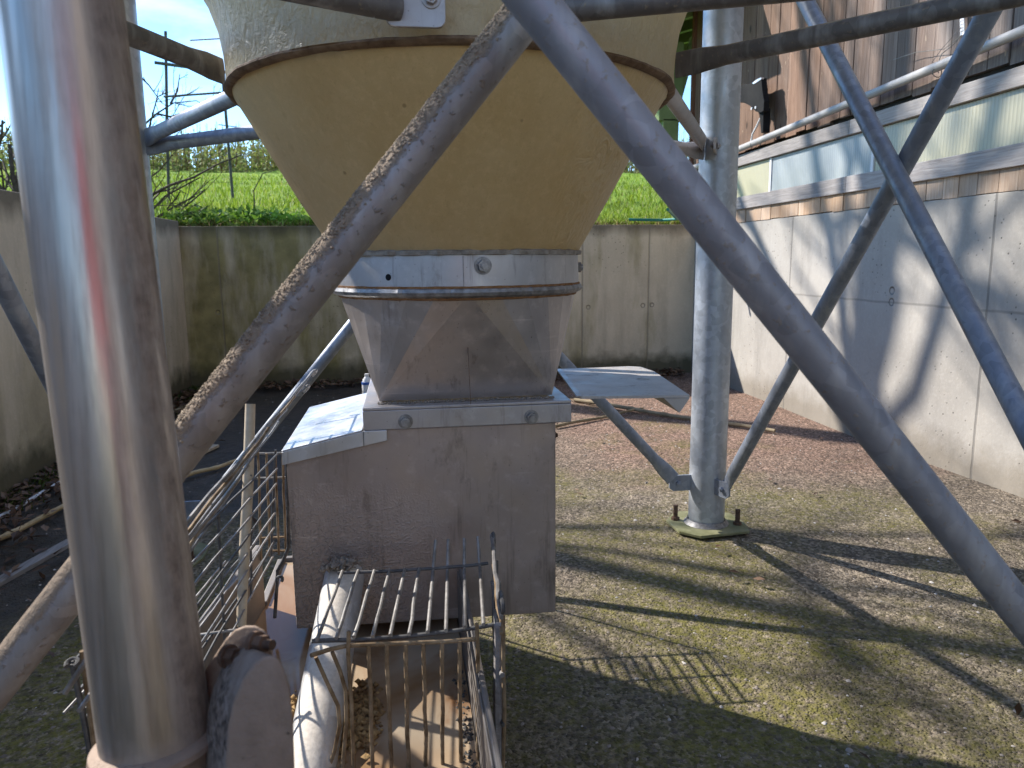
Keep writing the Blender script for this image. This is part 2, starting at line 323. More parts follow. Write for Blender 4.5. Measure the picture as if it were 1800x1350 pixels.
# ------------------------------------------------------------------ mesh helpers
class MB:
    def __init__(s): s.v = []; s.f = []; s.mi = []; s.cur = 0
    def add(s, vs, fs):
        o = len(s.v); s.v += [tuple(p) for p in vs]; s.f += [tuple(i+o for i in q) for q in fs]; s.mi += [s.cur]*len(fs); return s
    def box(s, a, b):
        x0, y0, z0 = a; x1, y1, z1 = b
        return s.hexa([(x0, y0, z0), (x1, y0, z0), (x1, y1, z0), (x0, y1, z0), (x0, y0, z1), (x1, y0, z1), (x1, y1, z1), (x0, y1, z1)])
    def hexa(s, v): return s.add(v, [(0, 3, 2, 1), (4, 5, 6, 7), (0, 1, 5, 4), (1, 2, 6, 5), (2, 3, 7, 6), (3, 0, 4, 7)])
    def obox(s, c, ax, ay, az):
        c = Vector(c); ax = Vector(ax); ay = Vector(ay); az = Vector(az)
        return s.hexa([c-ax-ay-az, c+ax-ay-az, c+ax+ay-az, c-ax+ay-az, c-ax-ay+az, c+ax-ay+az, c+ax+ay+az, c-ax+ay+az])
    def tube(s, pts, r, n=10, caps=True, flat=None):
        pts = [Vector(p) for p in pts]; m = len(pts)
        rs = r if isinstance(r, (list, tuple)) else [r]*m
        vs = []; prev = None
        for i, p in enumerate(pts):
            t = (pts[min(i+1, m-1)]-pts[max(i-1, 0)]).normalized()
            if prev is None:
                prev = t.orthogonal().normalized()
                if flat: prev = (Vector(flat)-t*t.dot(Vector(flat))).normalized()
            u = (prev-t*t.dot(prev)).normalized(); w = t.cross(u); prev = u
            for k in range(n):
                a = 2*math.pi*k/n
                ru, rw = rs[i] if isinstance(rs[i], (tuple, list)) else (rs[i], rs[i])
                vs.append(p+u*ru*math.cos(a)+w*rw*math.sin(a))
        fs = [(i*n+k, i*n+(k+1) % n, (i+1)*n+(k+1) % n, (i+1)*n+k) for i in range(m-1) for k in range(n)]
        if caps: fs += [tuple(range(n-1, -1, -1)), tuple(range((m-1)*n, m*n))]
        return s.add(vs, fs)
    def lathe(s, prof, c=(0, 0), n=64, jit=None):
        vs = []
        for (r, z) in prof:
            for k in range(n):
                a = 2*math.pi*k/n; rr = r+(jit(a, z) if jit else 0)
                vs.append((c[0]+rr*math.cos(a), c[1]+rr*math.sin(a), z))
        fs = [(i*n+k, i*n+(k+1) % n, (i+1)*n+(k+1) % n, (i+1)*n+k) for i in range(len(prof)-1) for k in range(n)]
        return s.add(vs, fs)
    def prism(s, poly, d):
        d = Vector(d); n = len(poly); vs = [Vector(p) for p in poly]; vs += [p+d for p in vs]
        return s.add(vs, [tuple(range(n-1, -1, -1)), tuple(range(n, 2*n))]+[(k, (k+1) % n, n+(k+1) % n, n+k) for k in range(n)])
    def hexbolt(s, c, ax, r=.009, h=.007, washer=True):
        ax = Vector(ax).normalized(); c = Vector(c)
        if washer: s.tube([c, c+ax*.002], r*1.45, 20); c = c+ax*.002
        return s.tube([c, c+ax*h], r, 6).tube([c+ax*h, c+ax*(h+.004)], r*.55, 10)
    def build(s, name, mat, parent=None, smooth=True, bevel=0., angle=35):
        off = Vector(parent['_o']) if parent is not None and '_o' in parent else Vector((0, 0, 0))
        me = bpy.data.meshes.new(name); me.from_pydata([tuple(Vector(p)-off) for p in s.v], [], s.f)
        for q in (mat if isinstance(mat, list) else [mat]): me.materials.append(q if not isinstance(q, str) else MT[q])
        if isinstance(mat, list): me.polygons.foreach_set('material_index', s.mi)
        bm = bmesh.new(); bm.from_mesh(me); bmesh.ops.recalc_face_normals(bm, faces=bm.faces); bm.to_mesh(me); bm.free()
        if smooth:
            me.polygons.foreach_set('use_smooth', [True]*len(me.polygons)); me.set_sharp_from_angle(angle=R(angle))
        o = bpy.data.objects.new(name, me); COL.objects.link(o)
        if parent is not None: o.parent = parent; o['_o'] = tuple(off)
        if bevel:
            b = o.modifiers.new('bevel', 'BEVEL'); b.width = bevel; b.segments = 2; b.limit_method = 'ANGLE'; b.angle_limit = R(40)
        return o
def tag(o, label, cat, group=None):
    o['label'] = label; o['category'] = cat
    if group: o['group'] = group
    return o
def kind(o, k='structure'): o['kind'] = k; return o
def thing(name, label, cat, loc=(0, 0, 0), group=None):
    o = bpy.data.objects.new(name, None); COL.objects.link(o); o.location = loc; o['_o'] = tuple(loc)
    o.empty_display_size = .1
    return tag(o, label, cat, group)

WL, WR, WB = -1.8, 2.52, 6.25      # left wall, barn wall, back wall

# ------------------------------------------------------------------ ground and field
rng = np.random.default_rng(3)
def yard_sheet():
    nx, ny = 90, 150
    xs = np.concatenate([np.linspace(-14, -2.0, 10), np.linspace(-1.9, 2.7, 70), np.linspace(3, 14, 10)])
    ys = np.concatenate([np.linspace(-30, -1.2, 15), np.linspace(-1, 6.3, 115)])
    X, Y = np.meshgrid(xs, ys)
    Z = .006*np.sin(X*2.1+Y*1.3)+.005*np.sin(X*3.7-Y*2.9)-.004
    n, m = len(xs), len(ys)
    v = np.stack([X.ravel(), Y.ravel(), Z.ravel()], 1)
    f = [(j*n+i, j*n+i+1, (j+1)*n+i+1, (j+1)*n+i) for j in range(m-1) for i in range(n-1)]
    return MB().add(v.tolist(), f).build('ground', 'ground', angle=180)
kind(yard_sheet())
def terr(x, y):
    x = np.asarray(x, float); y = np.asarray(y, float)
    t = np.clip(y-6.4, 0, None)
    z = 1.27+.142*np.minimum(t, 19)+.02*np.clip(t-19, 0, 200)*(t < 1e9)
    return z+.05*np.sin(x*.9+y*.4)*np.clip(t/3, 0, 1)+.03*np.sin(x*2.3-y*1.7)*np.clip(t/3, 0, 1)
def field():
    xs = np.concatenate([np.linspace(-160, -20, 15), np.linspace(-18, 18, 73), np.linspace(20, 160, 15)])
    ys = np.concatenate([np.linspace(-30, 6.0, 19), [6.35], np.linspace(6.8, 30, 50), np.linspace(33, 300, 20)])
    n = len(xs); X, Y = np.meshgrid(xs, ys); Z = terr(X, Y)
    v = np.stack([X.ravel(), Y.ravel(), Z.ravel()], 1)
    f = []
    for j in range(len(ys)-1):
        for i in range(n-1):
            xc = (xs[i]+xs[i+1])/2
            if ys[j+1] <= 6.36 and (xs[i+1] > -2.0): continue
            f.append((j*n+i, j*n+i+1, (j+1)*n+i+1, (j+1)*n+i))
    a = NT('meadow_soil', .95, 0, .2); c = a.ramp(a.noise(.8, 6, .6), [(.3, (.11, .19, .015)), (.6, (.18, .28, .025)), (.8, (.23, .29, .05))])
    return MB().add(v.tolist(), f).build('field', a.out(c, a.bump(a.noise(20, 5), .6, .05)), angle=180)
kind(field())

def blades(name, px, py, pz, h, w, mat, lean=.5, r=rng):
    n = len(px); ang = r.uniform(0, 2*np.pi, n); la = r.uniform(0, 2*np.pi, n); ln = r.uniform(.1, 1, n)*lean*h
    dx, dy = np.cos(ang)*w/2, np.sin(ang)*w/2; ox, oy = np.cos(la)*ln, np.sin(la)*ln
    V = np.zeros((n, 5, 3))
    V[:, 0] = np.stack([px-dx, py-dy, pz-.02], 1); V[:, 1] = np.stack([px+dx, py+dy, pz-.02], 1)
    V[:, 2] = np.stack([px+dx*.8+ox*.35, py+dy*.8+oy*.35, pz+h*.6], 1); V[:, 3] = np.stack([px-dx*.8+ox*.35, py-dy*.8+oy*.35, pz+h*.6], 1)
    V[:, 4] = np.stack([px+ox, py+oy, pz+h], 1)
    me = bpy.data.meshes.new(name); b = np.arange(n)*5
    F4 = np.stack([b, b+1, b+2, b+3], 1); F3 = np.stack([b+3, b+2, b+4], 1)
    me.vertices.add(n*5); me.vertices.foreach_set('co', V.ravel())
    me.loops.add(n*7); me.polygons.add(n*2)
    li = np.concatenate([F4, F3], 1).ravel(); me.loops.foreach_set('vertex_index', li)
    st = np.stack([np.arange(n)*7, np.arange(n)*7+4], 1).ravel(); me.polygons.foreach_set('loop_start', st)
    me.update(calc_edges=True); me.validate()
    me.materials.append(mat); o = bpy.data.objects.new(name, me); COL.objects.link(o); return o
def m_leafy(name, stops, tr=.4):
    a = NT(name, .6, 0, .3); c = a.ramp(a.island(), stops); c = a.mix(1., c, a.ramp(a.noise(1.3, 4, .6), [(.3, .55), (.5, .9), (.7, 1.1)]), 'MULTIPLY'); a.out(c)
    t = a.n('BsdfTranslucent'); a.l(c, t.inputs[0]); ms = a.n('MixShader'); ms.inputs[0].default_value = tr
    a.l(a.b.outputs[0], ms.inputs[1]); a.l(t.outputs[0], ms.inputs[2]); a.l(ms.outputs[0], a.t.nodes['Material Output'].inputs[0]); return a.m
MT['grass'] = m_leafy('grass_blade', [(0, (.13, .21, .015)), (.5, (.24, .34, .03)), (.85, (.32, .41, .06)), (1, (.42, .40, .17))])
MT['weed'] = m_leafy('weed_leaf', [(0, (.19, .23, .05)), (.6, (.30, .35, .10)), (1, (.28, .26, .13))], .35)
MT['drygrass'] = m_leafy('dry_grass', [(0, (.12, .07, .03)), (1, (.34, .25, .12))], .2)
N = 52000; gy = 6.42+rng.power(.45, N)*14; gx = -.45*gy+rng.uniform(-.5, 1.0, N)*(gy*.95)
gx = rng.uniform(-.62, .55, N)*(gy+1); keep = (gy > 6.42)
kind(blades('meadow_grass', gx, gy, terr(gx, gy), rng.uniform(.03, .10, N), rng.uniform(.005, .011, N)*(1+gy/12), MT['grass'], .9), 'stuff')
N = 2500; gx = rng.uniform(-2.2, 2.6, N); gy = 6.36+rng.uniform(0, .16, N)
kind(blades('dry_verge_grass', gx, gy, terr(gx, gy), rng.uniform(.03, .09, N), rng.uniform(.004, .008, N), MT['drygrass'], 1.6), 'stuff')

def leaf_cloud(name, pts, size, mat, r=rng, flat=False):
    n = len(pts); u = r.normal(size=(n, 3)); 
    if flat: u[:, 2] *= .35
    u /= np.linalg.norm(u, axis=1)[:, None]
    q = r.normal(size=(n, 3))
    if flat: q[:, 2] *= .35
    w = np.cross(u, q); w /= np.linalg.norm(w, axis=1)[:, None]; w2 = np.cross(w, u)
    if flat: a_, b_ = u, (lambda t: t/np.linalg.norm(t, axis=1)[:, None])(np.cross(np.array([0, 0, 1.])+.3*r.normal(size=(n, 3)), u))
    else: a_, b_ = u, w
    s_ = size*r.uniform(.6, 1.4, n)[:, None]; P = np.asarray(pts)
    V = np.stack([P-a_*s_, P+b_*s_*.45+np.cross(a_, b_)*s_*.12, P+a_*s_, P-b_*s_*.45+np.cross(a_, b_)*s_*.12], 1)
    me = bpy.data.meshes.new(name); me.from_pydata(V.reshape(-1, 3).tolist(), [], [(4*i, 4*i+1, 4*i+2, 4*i+3) for i in range(n)])
    me.materials.append(mat); o = bpy.data.objects.new(name, me); COL.objects.link(o); return o
# low leafy ground cover along the top of the back wall
N = 3600; lx = rng.uniform(-1.9, .2, N); ly = 6.4+np.abs(rng.normal(0, .28, N)); lz = terr(lx, ly)+rng.uniform(0, .16, N)*rng.uniform(.2, 1, N)
MT['coverleaf'] = m_leafy('ground_cover_leaf', [(0, (.07, .15, .015)), (.6, (.17, .32, .03)), (1, (.30, .42, .09))], .35)
kind(leaf_cloud('ground_cover', np.stack([lx, ly, lz], 1), .035, MT['coverleaf']), 'stuff')
# tall weeds at the far edge of the meadow
def tall_weeds():
    v = []; f = []; r = random.Random(5)
    leaf = []
    for k in range(2600):
        y = r.uniform(23, 30); x = r.uniform(-.62, .62)*y; z = float(terr(x, y))
        h = r.uniform(.7, 1.5) if x < 2 else r.uniform(1.0, 1.7); lx_ = r.gauss(0, .12); w = .012
        o = len(v); v += [(x-w, y, z), (x+w, y, z), (x+lx_+.004, y, z+h), (x+lx_-.004, y, z+h)]; f.append((o, o+1, o+2, o+3))
        o = len(v); v += [(x, y-w, z), (x, y+w, z), (x+lx_, y+.004, z+h), (x+lx_, y-.004, z+h)]; f.append((o, o+1, o+2, o+3))
        for j in range(16 if x < 3 else 5):
            t = r.uniform(.0, 1.0)**1.5; leaf.append((x+lx_*t+r.gauss(0, .09), y+r.gauss(0, .09), z+h*t*.85))
    mb = MB().add(v, f); 
    P = np.array(leaf); n = len(P); u = rng.normal(size=(n, 3)); u /= np.linalg.norm(u, axis=1)[:, None]; w = np.cross(u, rng.normal(size=(n, 3))); w /= np.linalg.norm(w, axis=1)[:, None]
    V = np.stack([P-u*.07, P+w*.04, P+u*.07, P-w*.04], 1).reshape(-1, 3)
    mb.cur = 1; mb.add(V.tolist(), [(4*i, 4*i+1, 4*i+2, 4*i+3) for i in range(n)])
    o = mb.build('tall_weeds', [MT['drygrass'], MT['weed']], smooth=False); return kind(o, 'stuff')
tall_weeds()

# ------------------------------------------------------------------ walls
def walls():
    holes = [(q.x, q.z, .022) for q in (onY(1034, 540, WB), onY(1130, 537, WB), onY(1146, 536, WB), onY(383, 549, WB))]
    mt = m_concrete('back_wall_concrete', (.60, .49, .345), .85, (2.11, 1.52, -1.45), 'x', holes=holes)
    o = MB().box((WL-.35, WB, -.3), (WR+.35, WB+.16, 1.295)).build('concrete_wall', mt, None, False, .006)
    tag(o, 'mossy concrete retaining wall along the back of the yard, below the meadow', 'wall')
    mt = m_concrete('left_wall_concrete', (.62, .51, .37), .4, (), 'y')
    mb = MB(); mb.hexa([(WL-.2, -6, -.3), (WL, -6, -.3), (WL+.07, WB-.003, -.3), (WL-.13, WB-.003, -.3), (WL-.2, -6, 1.34), (WL, -6, 1.34), (WL+.07, WB-.003, 1.335), (WL-.13, WB-.003, 1.335)])
    o = mb.build('concrete_wall', mt, None, False, .006)
    tag(o, 'stained concrete side wall on the left, with leaf litter along its foot', 'wall')
walls()

# ------------------------------------------------------------------ barn
def barn():
    Y0, Y1 = -5., 6.39
    t = thing('barn', 'timber clad barn on a pale concrete base with a translucent window strip', 'barn', (0, 0, 0))
    holes = [(q.y, q.z, .024) for q in (onX(1568, 511, WR), onX(1567, 531, WR))]
    mt = m_concrete('barn_base_concrete', (.36, .335, .30), .0, (2.91, 4.6), 'y', hj=.765, holes=holes)
    MB().box((WR, Y0, -.3), (WR+.3, WB-.004, 1.265)).build('concrete_base', mt, t, False, .005)
    # row of board ends
    mb = MB(); r = random.Random(2); y = Y0
    while y < Y1-.02:
        w = r.uniform(.10, .14); y2 = min(y+w, Y1)
        mb.box((WR-.004+r.uniform(-.003, .003), y+.002, 1.268+r.uniform(-.004, .003)), (WR+.03, y2-.002, 1.372)); y = y2
    MT['stub'] = m_wood('weathered_board_end', (.33, .29, .25), (.50, .46, .42), 'z', True, fade=(-3.5, 10.5, (.34, .165, .065), (.50, .32, .17)))
    mb.build('board_skirt', 'stub', t, False)
    MT['grey'] = m_wood('grey_plank', (.21, .19, .18), (.38, .355, .34), 'y', True, knots=True)
    for (z0, z1, pr, nm) in ((1.362, 1.452, .022, 'plank'), (1.678, 1.757, .022, 'plank')):
        mb = MB(); y = Y0
        for L in (3.3, 3.1, 2.6, 2.39):
            mb.box((WR-pr, y+.001, z0), (WR+.012, y+L-.001, z1)); y += L
        mb.build(nm, 'grey', t, False, .003)
    # translucent multiwall sheets
    def m_poly(nm, c1, c2):
        a = NT(nm, .25, 0, .5); x, y_, z = a.xyz()
        wv = a.math('SINE', a.math('MULTIPLY', y_, 300.)); c = a.mix(a.mapr(wv, .2, .95), c1, tuple(v*.82 for v in c1))
        c = a.mix(a.mapr(a.noise(3, 5, .6), .4, .75), c, c2)
        return a.out(c, a.bump(wv, .25, .002))
    yel = m_poly('yellowed_polycarbonate', (.42, .395, .28), (.37, .365, .29)); blu = m_poly('clear_polycarbonate', (.33, .36, .375), (.28, .305, .305))
    for (a_, b_, q) in ((4.937, Y1, yel), (3.80, 4.931, blu), (1.6, 3.794, yel), (-.6, 1.594, yel)):
        MB().box((WR+.004, a_, 1.455), (WR+.016, b_, 1.675)).build('window_panel', q, t, False)
    for yy in (4.934, 3.797, 1.597):
        MB().box((WR-.004, yy-.012, 1.4545), (WR+.003, yy+.012, 1.6755)).build('glazing_bar', 'white_plastic', t, False)
    # vertical cladding
    MT['clad'] = m_wood('barn_cladding', (.115, .066, .045), (.235, .15, .105), 'z', True, .8, fade=(4.5, 2.4, (.17, .145, .13), (.33, .295, .275)), knots=True)
    mb = MB(); y = Y0; r = random.Random(8)
    while y < Y1-.05:
        w = r.uniform(.095, .15); y2 = min(y+w, Y1)
        mb.box((WR+.02+r.uniform(-.004, .004), y+.003, 1.78+r.uniform(0, .02)), (WR+.045, y2-.003, 4.2)); y = y2
    mb.build('cladding', 'clad', t, False)
    MB().box((WR+.046, Y0, 1.7), (WR+.3, Y1, 4.2)).build('wall_core', m_simple('dark_core', (.02, .016, .013), (.04, .03, .025)), t, False)
    MB().box((WR-.005, Y1-.002, 1.268), (WR+.07, Y1+.045, 4.2)).build('corner_board', m_wood('corner_board_wood', (.10, .045, .028), (.22, .11, .07), 'z', False), t, False, .003)
    MB().box((WR+.05, Y1+.046, 1.268), (9, Y1+.08, 4.2)).build('end_wall', 'clad', t, False)
    # roof with green painted overhang
    def plane_z(x): return 3.02+(x-(WR-.75))*.32
    mb = MB(); x0, x1 = WR-.75, 9.
    # eave starts high above the long side, steps down only at the gable corner
    mb.hexa([(x0, 5.5, 2.95), (x1, 5.5, 5.1), (x1, 8.3, 5.1), (x0, 8.3, 2.95), (x0, 5.5, 3.0), (x1, 5.5, 5.15), (x1, 8.3, 5.15), (x0, 8.3, 3.0)])
    mb.build('roof', 'tile', t, False)
    mb = MB()
    for yy in (6.46, 7.0, 7.6, 8.2):
        mb.hexa([(x0+.02, yy, 2.83), (x1, yy, 4.98), (x1, yy+.09, 4.98), (x0+.02, yy+.09, 2.83), (x0+.02, yy, 2.948), (x1, yy, 5.095), (x1, yy+.09, 5.095), (x0+.02, yy+.09, 2.948)])
    mb.build('rafters', 'green_paint', t, False)
    b1 = onY(1183, 165, 6.6); b2 = onY(1245, 0, 6.6)
    mb = MB().obox((WR-.15, 6.55, 2.12), (.07, 0, 0), (0, .05, 0), (0, 0, .09)); 
    mb.tube([(WR-.16, 6.55, 2.1), (WR+.02, 6.55, 2.75), (WR+.06, 6.55, 2.9)], .045, 4)
    mb.box((WR-.26, 6.5, 2.2), (WR-.05, 8.2, 2.85))
    mb.build('eave_bracket', 'green_paint', t, False)
    return t
barn()

# ------------------------------------------------------------------ feed silo
AX, AY = .115, 1.58
LEGX, LEGY = (-.85, 1.11), (.6, 2.56)
silo = thing('feed_silo', 'amber fibreglass feed silo on four galvanised legs with a sheet steel outlet box', 'silo', (AX, AY, 0))
def jit(a, z): return .003*math.sin(5*a+z*9)+.002*math.sin(11*a-z*14)
MB().lathe([(.247, 1.016), (.31, 1.12), (.37, 1.22), (.428, 1.316), (.424, 1.318)], (AX, AY), 96, jit).build('hopper_cone', 'frp_cone', silo)
MB().lathe([(.438, 1.322), (.437, 1.345), (.440, 1.385), (.447, 1.43), (.462, 1.475), (.488, 1.52), (.525, 1.57), (.60, 1.66), (.73, 1.82), (.83, 2.0), (.88, 2.25), (.89, 2.6), (.89, 3.7), (.84, 3.95), (.66, 4.2), (.4, 4.36), (.2, 4.4), (.001, 4.41)], (AX, AY), 96, jit).build('silo_shell', 'frp_shell', silo)
def jseam(a, z): return .0012*math.sin(7*a)+.001*math.sin(19*a+1)+.0007*math.sin(43*a)
MB().lathe([(.4245, 1.3135), (.4305, 1.3125), (.4375, 1.3155), (.4405, 1.3192), (.4398, 1.3225), (.436, 1.325)], (AX, AY), 160, jseam).build('ring_seam', 'resin', silo)
# steel collar
MB().lathe([(.236, 1.012), (.252, 1.012), (.254, .95), (.250, .946)], (AX, AY), 96).build('collar', m_sheet('collar_steel', (.50, .475, .46), .45, rough=.45), silo)
MB().lathe([(.246, 1.010), (.257, 1.012), (.258, 1.019), (.246, 1.022)], (AX, AY), 120, lambda a, z: .0025*math.sin(31*a)+.002*math.sin(53*a+2)).build('sealant_line', m_simple('dirty_sealant', (.15, .12, .09), (.34, .30, .25), 60, .8, bump=.6), silo)
MB().lathe([(.249, .935), (.258, .939), (.261, .945), (.258, .951), (.252, .953)], (AX, AY), 200, lambda a, z: .0012*math.sin(90*a)+.0008*math.sin(57*a+1)).build('weld_bead', 'bolt', silo)
MT['rust'] = m_simple('orange_rust_stain', (.16, .07, .025), (.30, .16, .075), 80, .9, bump=.3)
for zr_, ra_, rb_ in ((.9535, .2548, .2550), (.9335, .2478, .2486)):
    MB().lathe([(ra_-.002, zr_-.003), (ra_+.0004, zr_-.002), (rb_+.0004, zr_+.002), (rb_-.002, zr_+.003)], (AX, AY), 200, lambda a, z: .0005*math.sin(17*a)+.0004*math.sin(41*a)).build('rust_line', 'rust', silo)
def radial(deg, z, r): a = R(deg); return Vector((AX+r*math.cos(a), AY+r*math.sin(a), z)), Vector((math.cos(a), math.sin(a), 0))
for dg in (-84, -2, 62, 180):
    p, d = radial(dg, .992 if dg != -2 else .985, .2525); MB().hexbolt(p, d, .011, .009).build('bolt', 'bolt', silo)
p, d = radial(-124, .973, .2525); MB().tube([p, p+d*.0012], .006, 16).build('bolt_hole', 'black', silo)
MB().obox(radial(-92, .98, .2535)[0], (.0006, 0, 0), (0, .0008, 0), (0, 0, .03)).build('seam', 'bolt', silo)
# round to square transition
def transition():
    zt, zb, h = .943, .738, .168
    top = []; bot = []; K = 7
    for c in range(4):
        a0 = -math.pi/2+c*math.pi/2       # middle of a side
        for k in range(K+1):
            a = a0+math.pi/2*k/K; top.append((AX+.249*math.cos(a), AY+.249*math.sin(a), zt))
    corners = [(AX+h, AY-h, zb), (AX+h, AY+h, zb), (AX-h, AY+h, zb), (AX-h, AY-h, zb)]
    vs = top+corners; nb = len(top); fs = []
    for c in range(4):
        s0 = c*(K+1)
        for k in range(K): fs.append((s0+k, s0+k+1, nb+c))
        e = s0+K; fs.append((e, nb+c, nb+(c+1) % 4))
    mb = MB().add(vs, fs)
    o = mb.build('transition', m_sheet('transition_steel', (.50, .435, .395), .25, rough=.36, metal=.65), silo, True, angle=7)
    MB().obox((AX+.0, AY-.2088, .8405), (.0005, 0, 0), (0, .0398, .1005), (0, .0006, 0)).build('transition_seam', 'rust_bolt', silo)
transition()
# flange frame
YF, YBk = 1.37, 1.785
XA, XB = -.083, .313
mb = MB(); mb.box((XA, YF, .728), (XB, YBk, .734))
for (a, b) in (((XA, YF, .691), (XB, YF+.005, .7277)), ((XA, YF+.0053, .691), (XA+.005, YBk-.0053, .7277)), ((XB-.005, YF+.0053, .691), (XB, YBk-.0053, .7277)), ((XA, YBk-.005, .691), (XB, YBk, .7277))): mb.box(a, b)
mb.build('flange', 'sheet_clean', silo, False, .0015)
for px, py in ((713, 741), (934, 733)):
    p = onY(px, py, YF-.0005); MB().hexbolt(p, (0, -1, 0), .0095, .008).build('bolt', 'bolt', silo)
def lumps(name, c, sx, sy_, sz, mat, n=60, seed=1, parent=None, size=.012, flat=False):
    r = random.Random(seed); mb = MB()
    for k in range(n):
        p = Vector((c[0]+(r.uniform(-sx, sx) if flat else r.gauss(0, sx*.5)), c[1]+(r.uniform(-sy_, sy_) if flat else r.gauss(0, sy_*.5)), c[2]+r.uniform(0, sz)))
        s_ = size*r.uniform(.4, 1.3); vs = []
        base = [(1, 0, 0), (-1, 0, 0), (0, 1, 0), (0, -1, 0), (0, 0, 1), (0, 0, -1)]
        for b in base: vs.append(p+Vector(b)*s_*r.uniform(.6, 1.2))
        mb.add(vs, [(0, 2, 4), (2, 1, 4), (1, 3, 4), (3, 0, 4), (2, 0, 5), (1, 2, 5), (3, 1, 5), (0, 3, 5)])
    return mb.build(name, mat, parent, True, angle=80)
MT['dirt'] = m_simple('feed_dust', (.17, .14, .11), (.36, .31, .26), 120, .95, bump=.8)
d = lumps('dust_line', ((XA+XB)/2, AY-.178, .735), .17, .006, .001, 'dirt', 300, 4, silo, .0026, True)
# outlet box
BX0, BX1, BZ = -.226, .283, .30
zt0, zt1 = .645, .685
mb = MB(); XM = -.052
poly = [(BX0, YF+.006, BZ+.004), (BX1, YF+.006, BZ-.003), (BX1, YF+.006, .6905), (XM, YF+.006, .6905), (XM, YF+.006, .668), (BX0, YF+.006, zt0)]
mb.prism(poly, (0, YBk-YF-.02, 0)); mb.build('outlet_box', 'sheet', silo, False, .002)
# lid over the inspection part
mb = MB()
def lidz(x): return .662+(x-BX0)*(.70-.662)/(XM-BX0)
x0, x1 = BX0-.006, XM+.012
mb.hexa([(x0, YF-.002, lidz(x0)-.003), (XA-.002, YF-.002, lidz(XA)-.003), (XA-.002, YBk, lidz(XA)-.003), (x0, YBk, lidz(x0)-.003), (x0, YF-.002, lidz(x0)), (XA-.002, YF-.002, lidz(XA)), (XA-.002, YBk, lidz(XA)), (x0, YBk, lidz(x0))])
mb.hexa([(x0, YF-.002, lidz(x0)-.028), (XA-.0005, YF-.002, lidz(XA)-.031), (XA-.0005, YF+.004, lidz(XA)-.031), (x0, YF+.004, lidz(x0)-.028), (x0, YF-.002, lidz(x0)-.0032), (XA-.0005, YF-.002, lidz(XA)-.0032), (XA-.0005, YF+.004, lidz(XA)-.0032), (x0, YF+.004, lidz(x0)-.0032)])
mb.hexa([(XA, YF-.002, lidz(XA)-.031), (x1, YF-.002, lidz(x1)-.032), (x1, YF+.004, lidz(x1)-.032), (XA, YF+.004, lidz(XA)-.031), (XA, YF-.002, .6905), (x1, YF-.002, .6905), (x1, YF+.004, .6905), (XA, YF+.004, .6905)])
mb.hexa([(x0, YF+.0045, lidz(x0)-.028), (x0+.003, YF+.0045, lidz(x0)-.028), (x0+.003, YBk, lidz(x0)-.028), (x0, YBk, lidz(x0)-.028), (x0, YF+.0045, lidz(x0)-.0035), (x0+.003, YF+.0045, lidz(x0)-.0035), (x0+.003, YBk, lidz(x0)-.0035), (x0, YBk, lidz(x0)-.0035)])
mb.build('lid', 'sheet_bright', silo, False, .001)
mb = MB().box((BX1+.001, 1.44, .575), (BX1+.009, 1.475, .665)); mb.hexbolt((BX1+.009, 1.457, .645), (1, 0, 0), .008, .006)
mb.build('latch', 'rust_bolt', silo, False, .003)
# slide gate pulled out to the right
mb = MB(); zs = .7375
pl = [(.328, 1.362), (.536, 1.333), (.572, 1.64), (.565, 1.72), (.54, 1.735), (.362, 1.727)]
mb.prism([(x, y, zs) for x, y in pl], (0, 0, .005))
mb.prism([(.488, 1.341, zs-.001), (.537, 1.334, zs-.001), (.519, 1.338, zs-.03)], (.004, .20, 0))
mb.build('slide_gate', m_sheet('slide_gate_steel', (.46, .42, .385), 1., rough=.5, metal=.3), silo, False)
MB().obox((.345, 1.545, zs+.004), (.006, 0, 0), (.018, .18, 0), (0, 0, .002)).build('gate_guide', 'sheet_clean', silo, False, .001)
# auger tube towards the camera
ta = Vector((-.131, 1.39, .405)); tb = atD(545, 1350, 1.08); td = (tb-ta).normalized()
MB().tube([ta, ta+td*.2, tb, tb+td*.12], .038, 32).build('auger_tube', m_galv('auger_tube_steel', (.66, .65, .64), .12, .38, .45, (.40, .36, .31)), silo)
d = lumps('wet_feed_crust', (-.135, 1.35, .435), .028, .025, .012, 'dirt', 160, 9, silo, .006)
# legs with base plates
for lx in LEGX:
    for ly in LEGY:
        if lx > 0 and ly < 1: ly = .80
        L = MB().tube([(lx, ly, .012), (lx, ly, 1.3), (lx, ly, 3.1)], .067, 40).build('support_leg', 'galv', silo)
        c = .135; q = .075
        poly = [(lx-c, ly-q, .0), (lx-q, ly-c, .0), (lx+c*.9, ly-c*.85, .0), (lx+c*1.05, ly-q*.4, .0), (lx+c, ly+q, .0), (lx+q, ly+c, .0), (lx-q, ly+c, .0), (lx-c*1.05, ly+q*.6, .0)]
        MB().prism(poly, (0, 0, .011)).build('base_plate', m_simple('mossy_base_plate', (.13, .13, .055), (.27, .26, .15), 14, .8, bump=.3) if 'bp' not in MT else 'bp', L, False, .002)
        if 'bp' not in MT: MT['bp'] = bpy.data.materials['mossy_base_plate']
        for (bx, by) in ((-.105, .045), (.105, -.045)):
            MB().tube([(lx+bx, ly+by, .0115), (lx+bx, ly+by, .022)], .016, 6).tube([(lx+bx, ly+by, .022), (lx+bx, ly+by, .07)], .009, 12).build('anchor_bolt', 'rust_bolt', L)
        MB().lathe([(.071, .028), (.075, .02), (.084, .0115)], (lx, ly), 40, lambda a, z: .001*math.sin(23*a)).build('leg_weld', 'bolt', L)
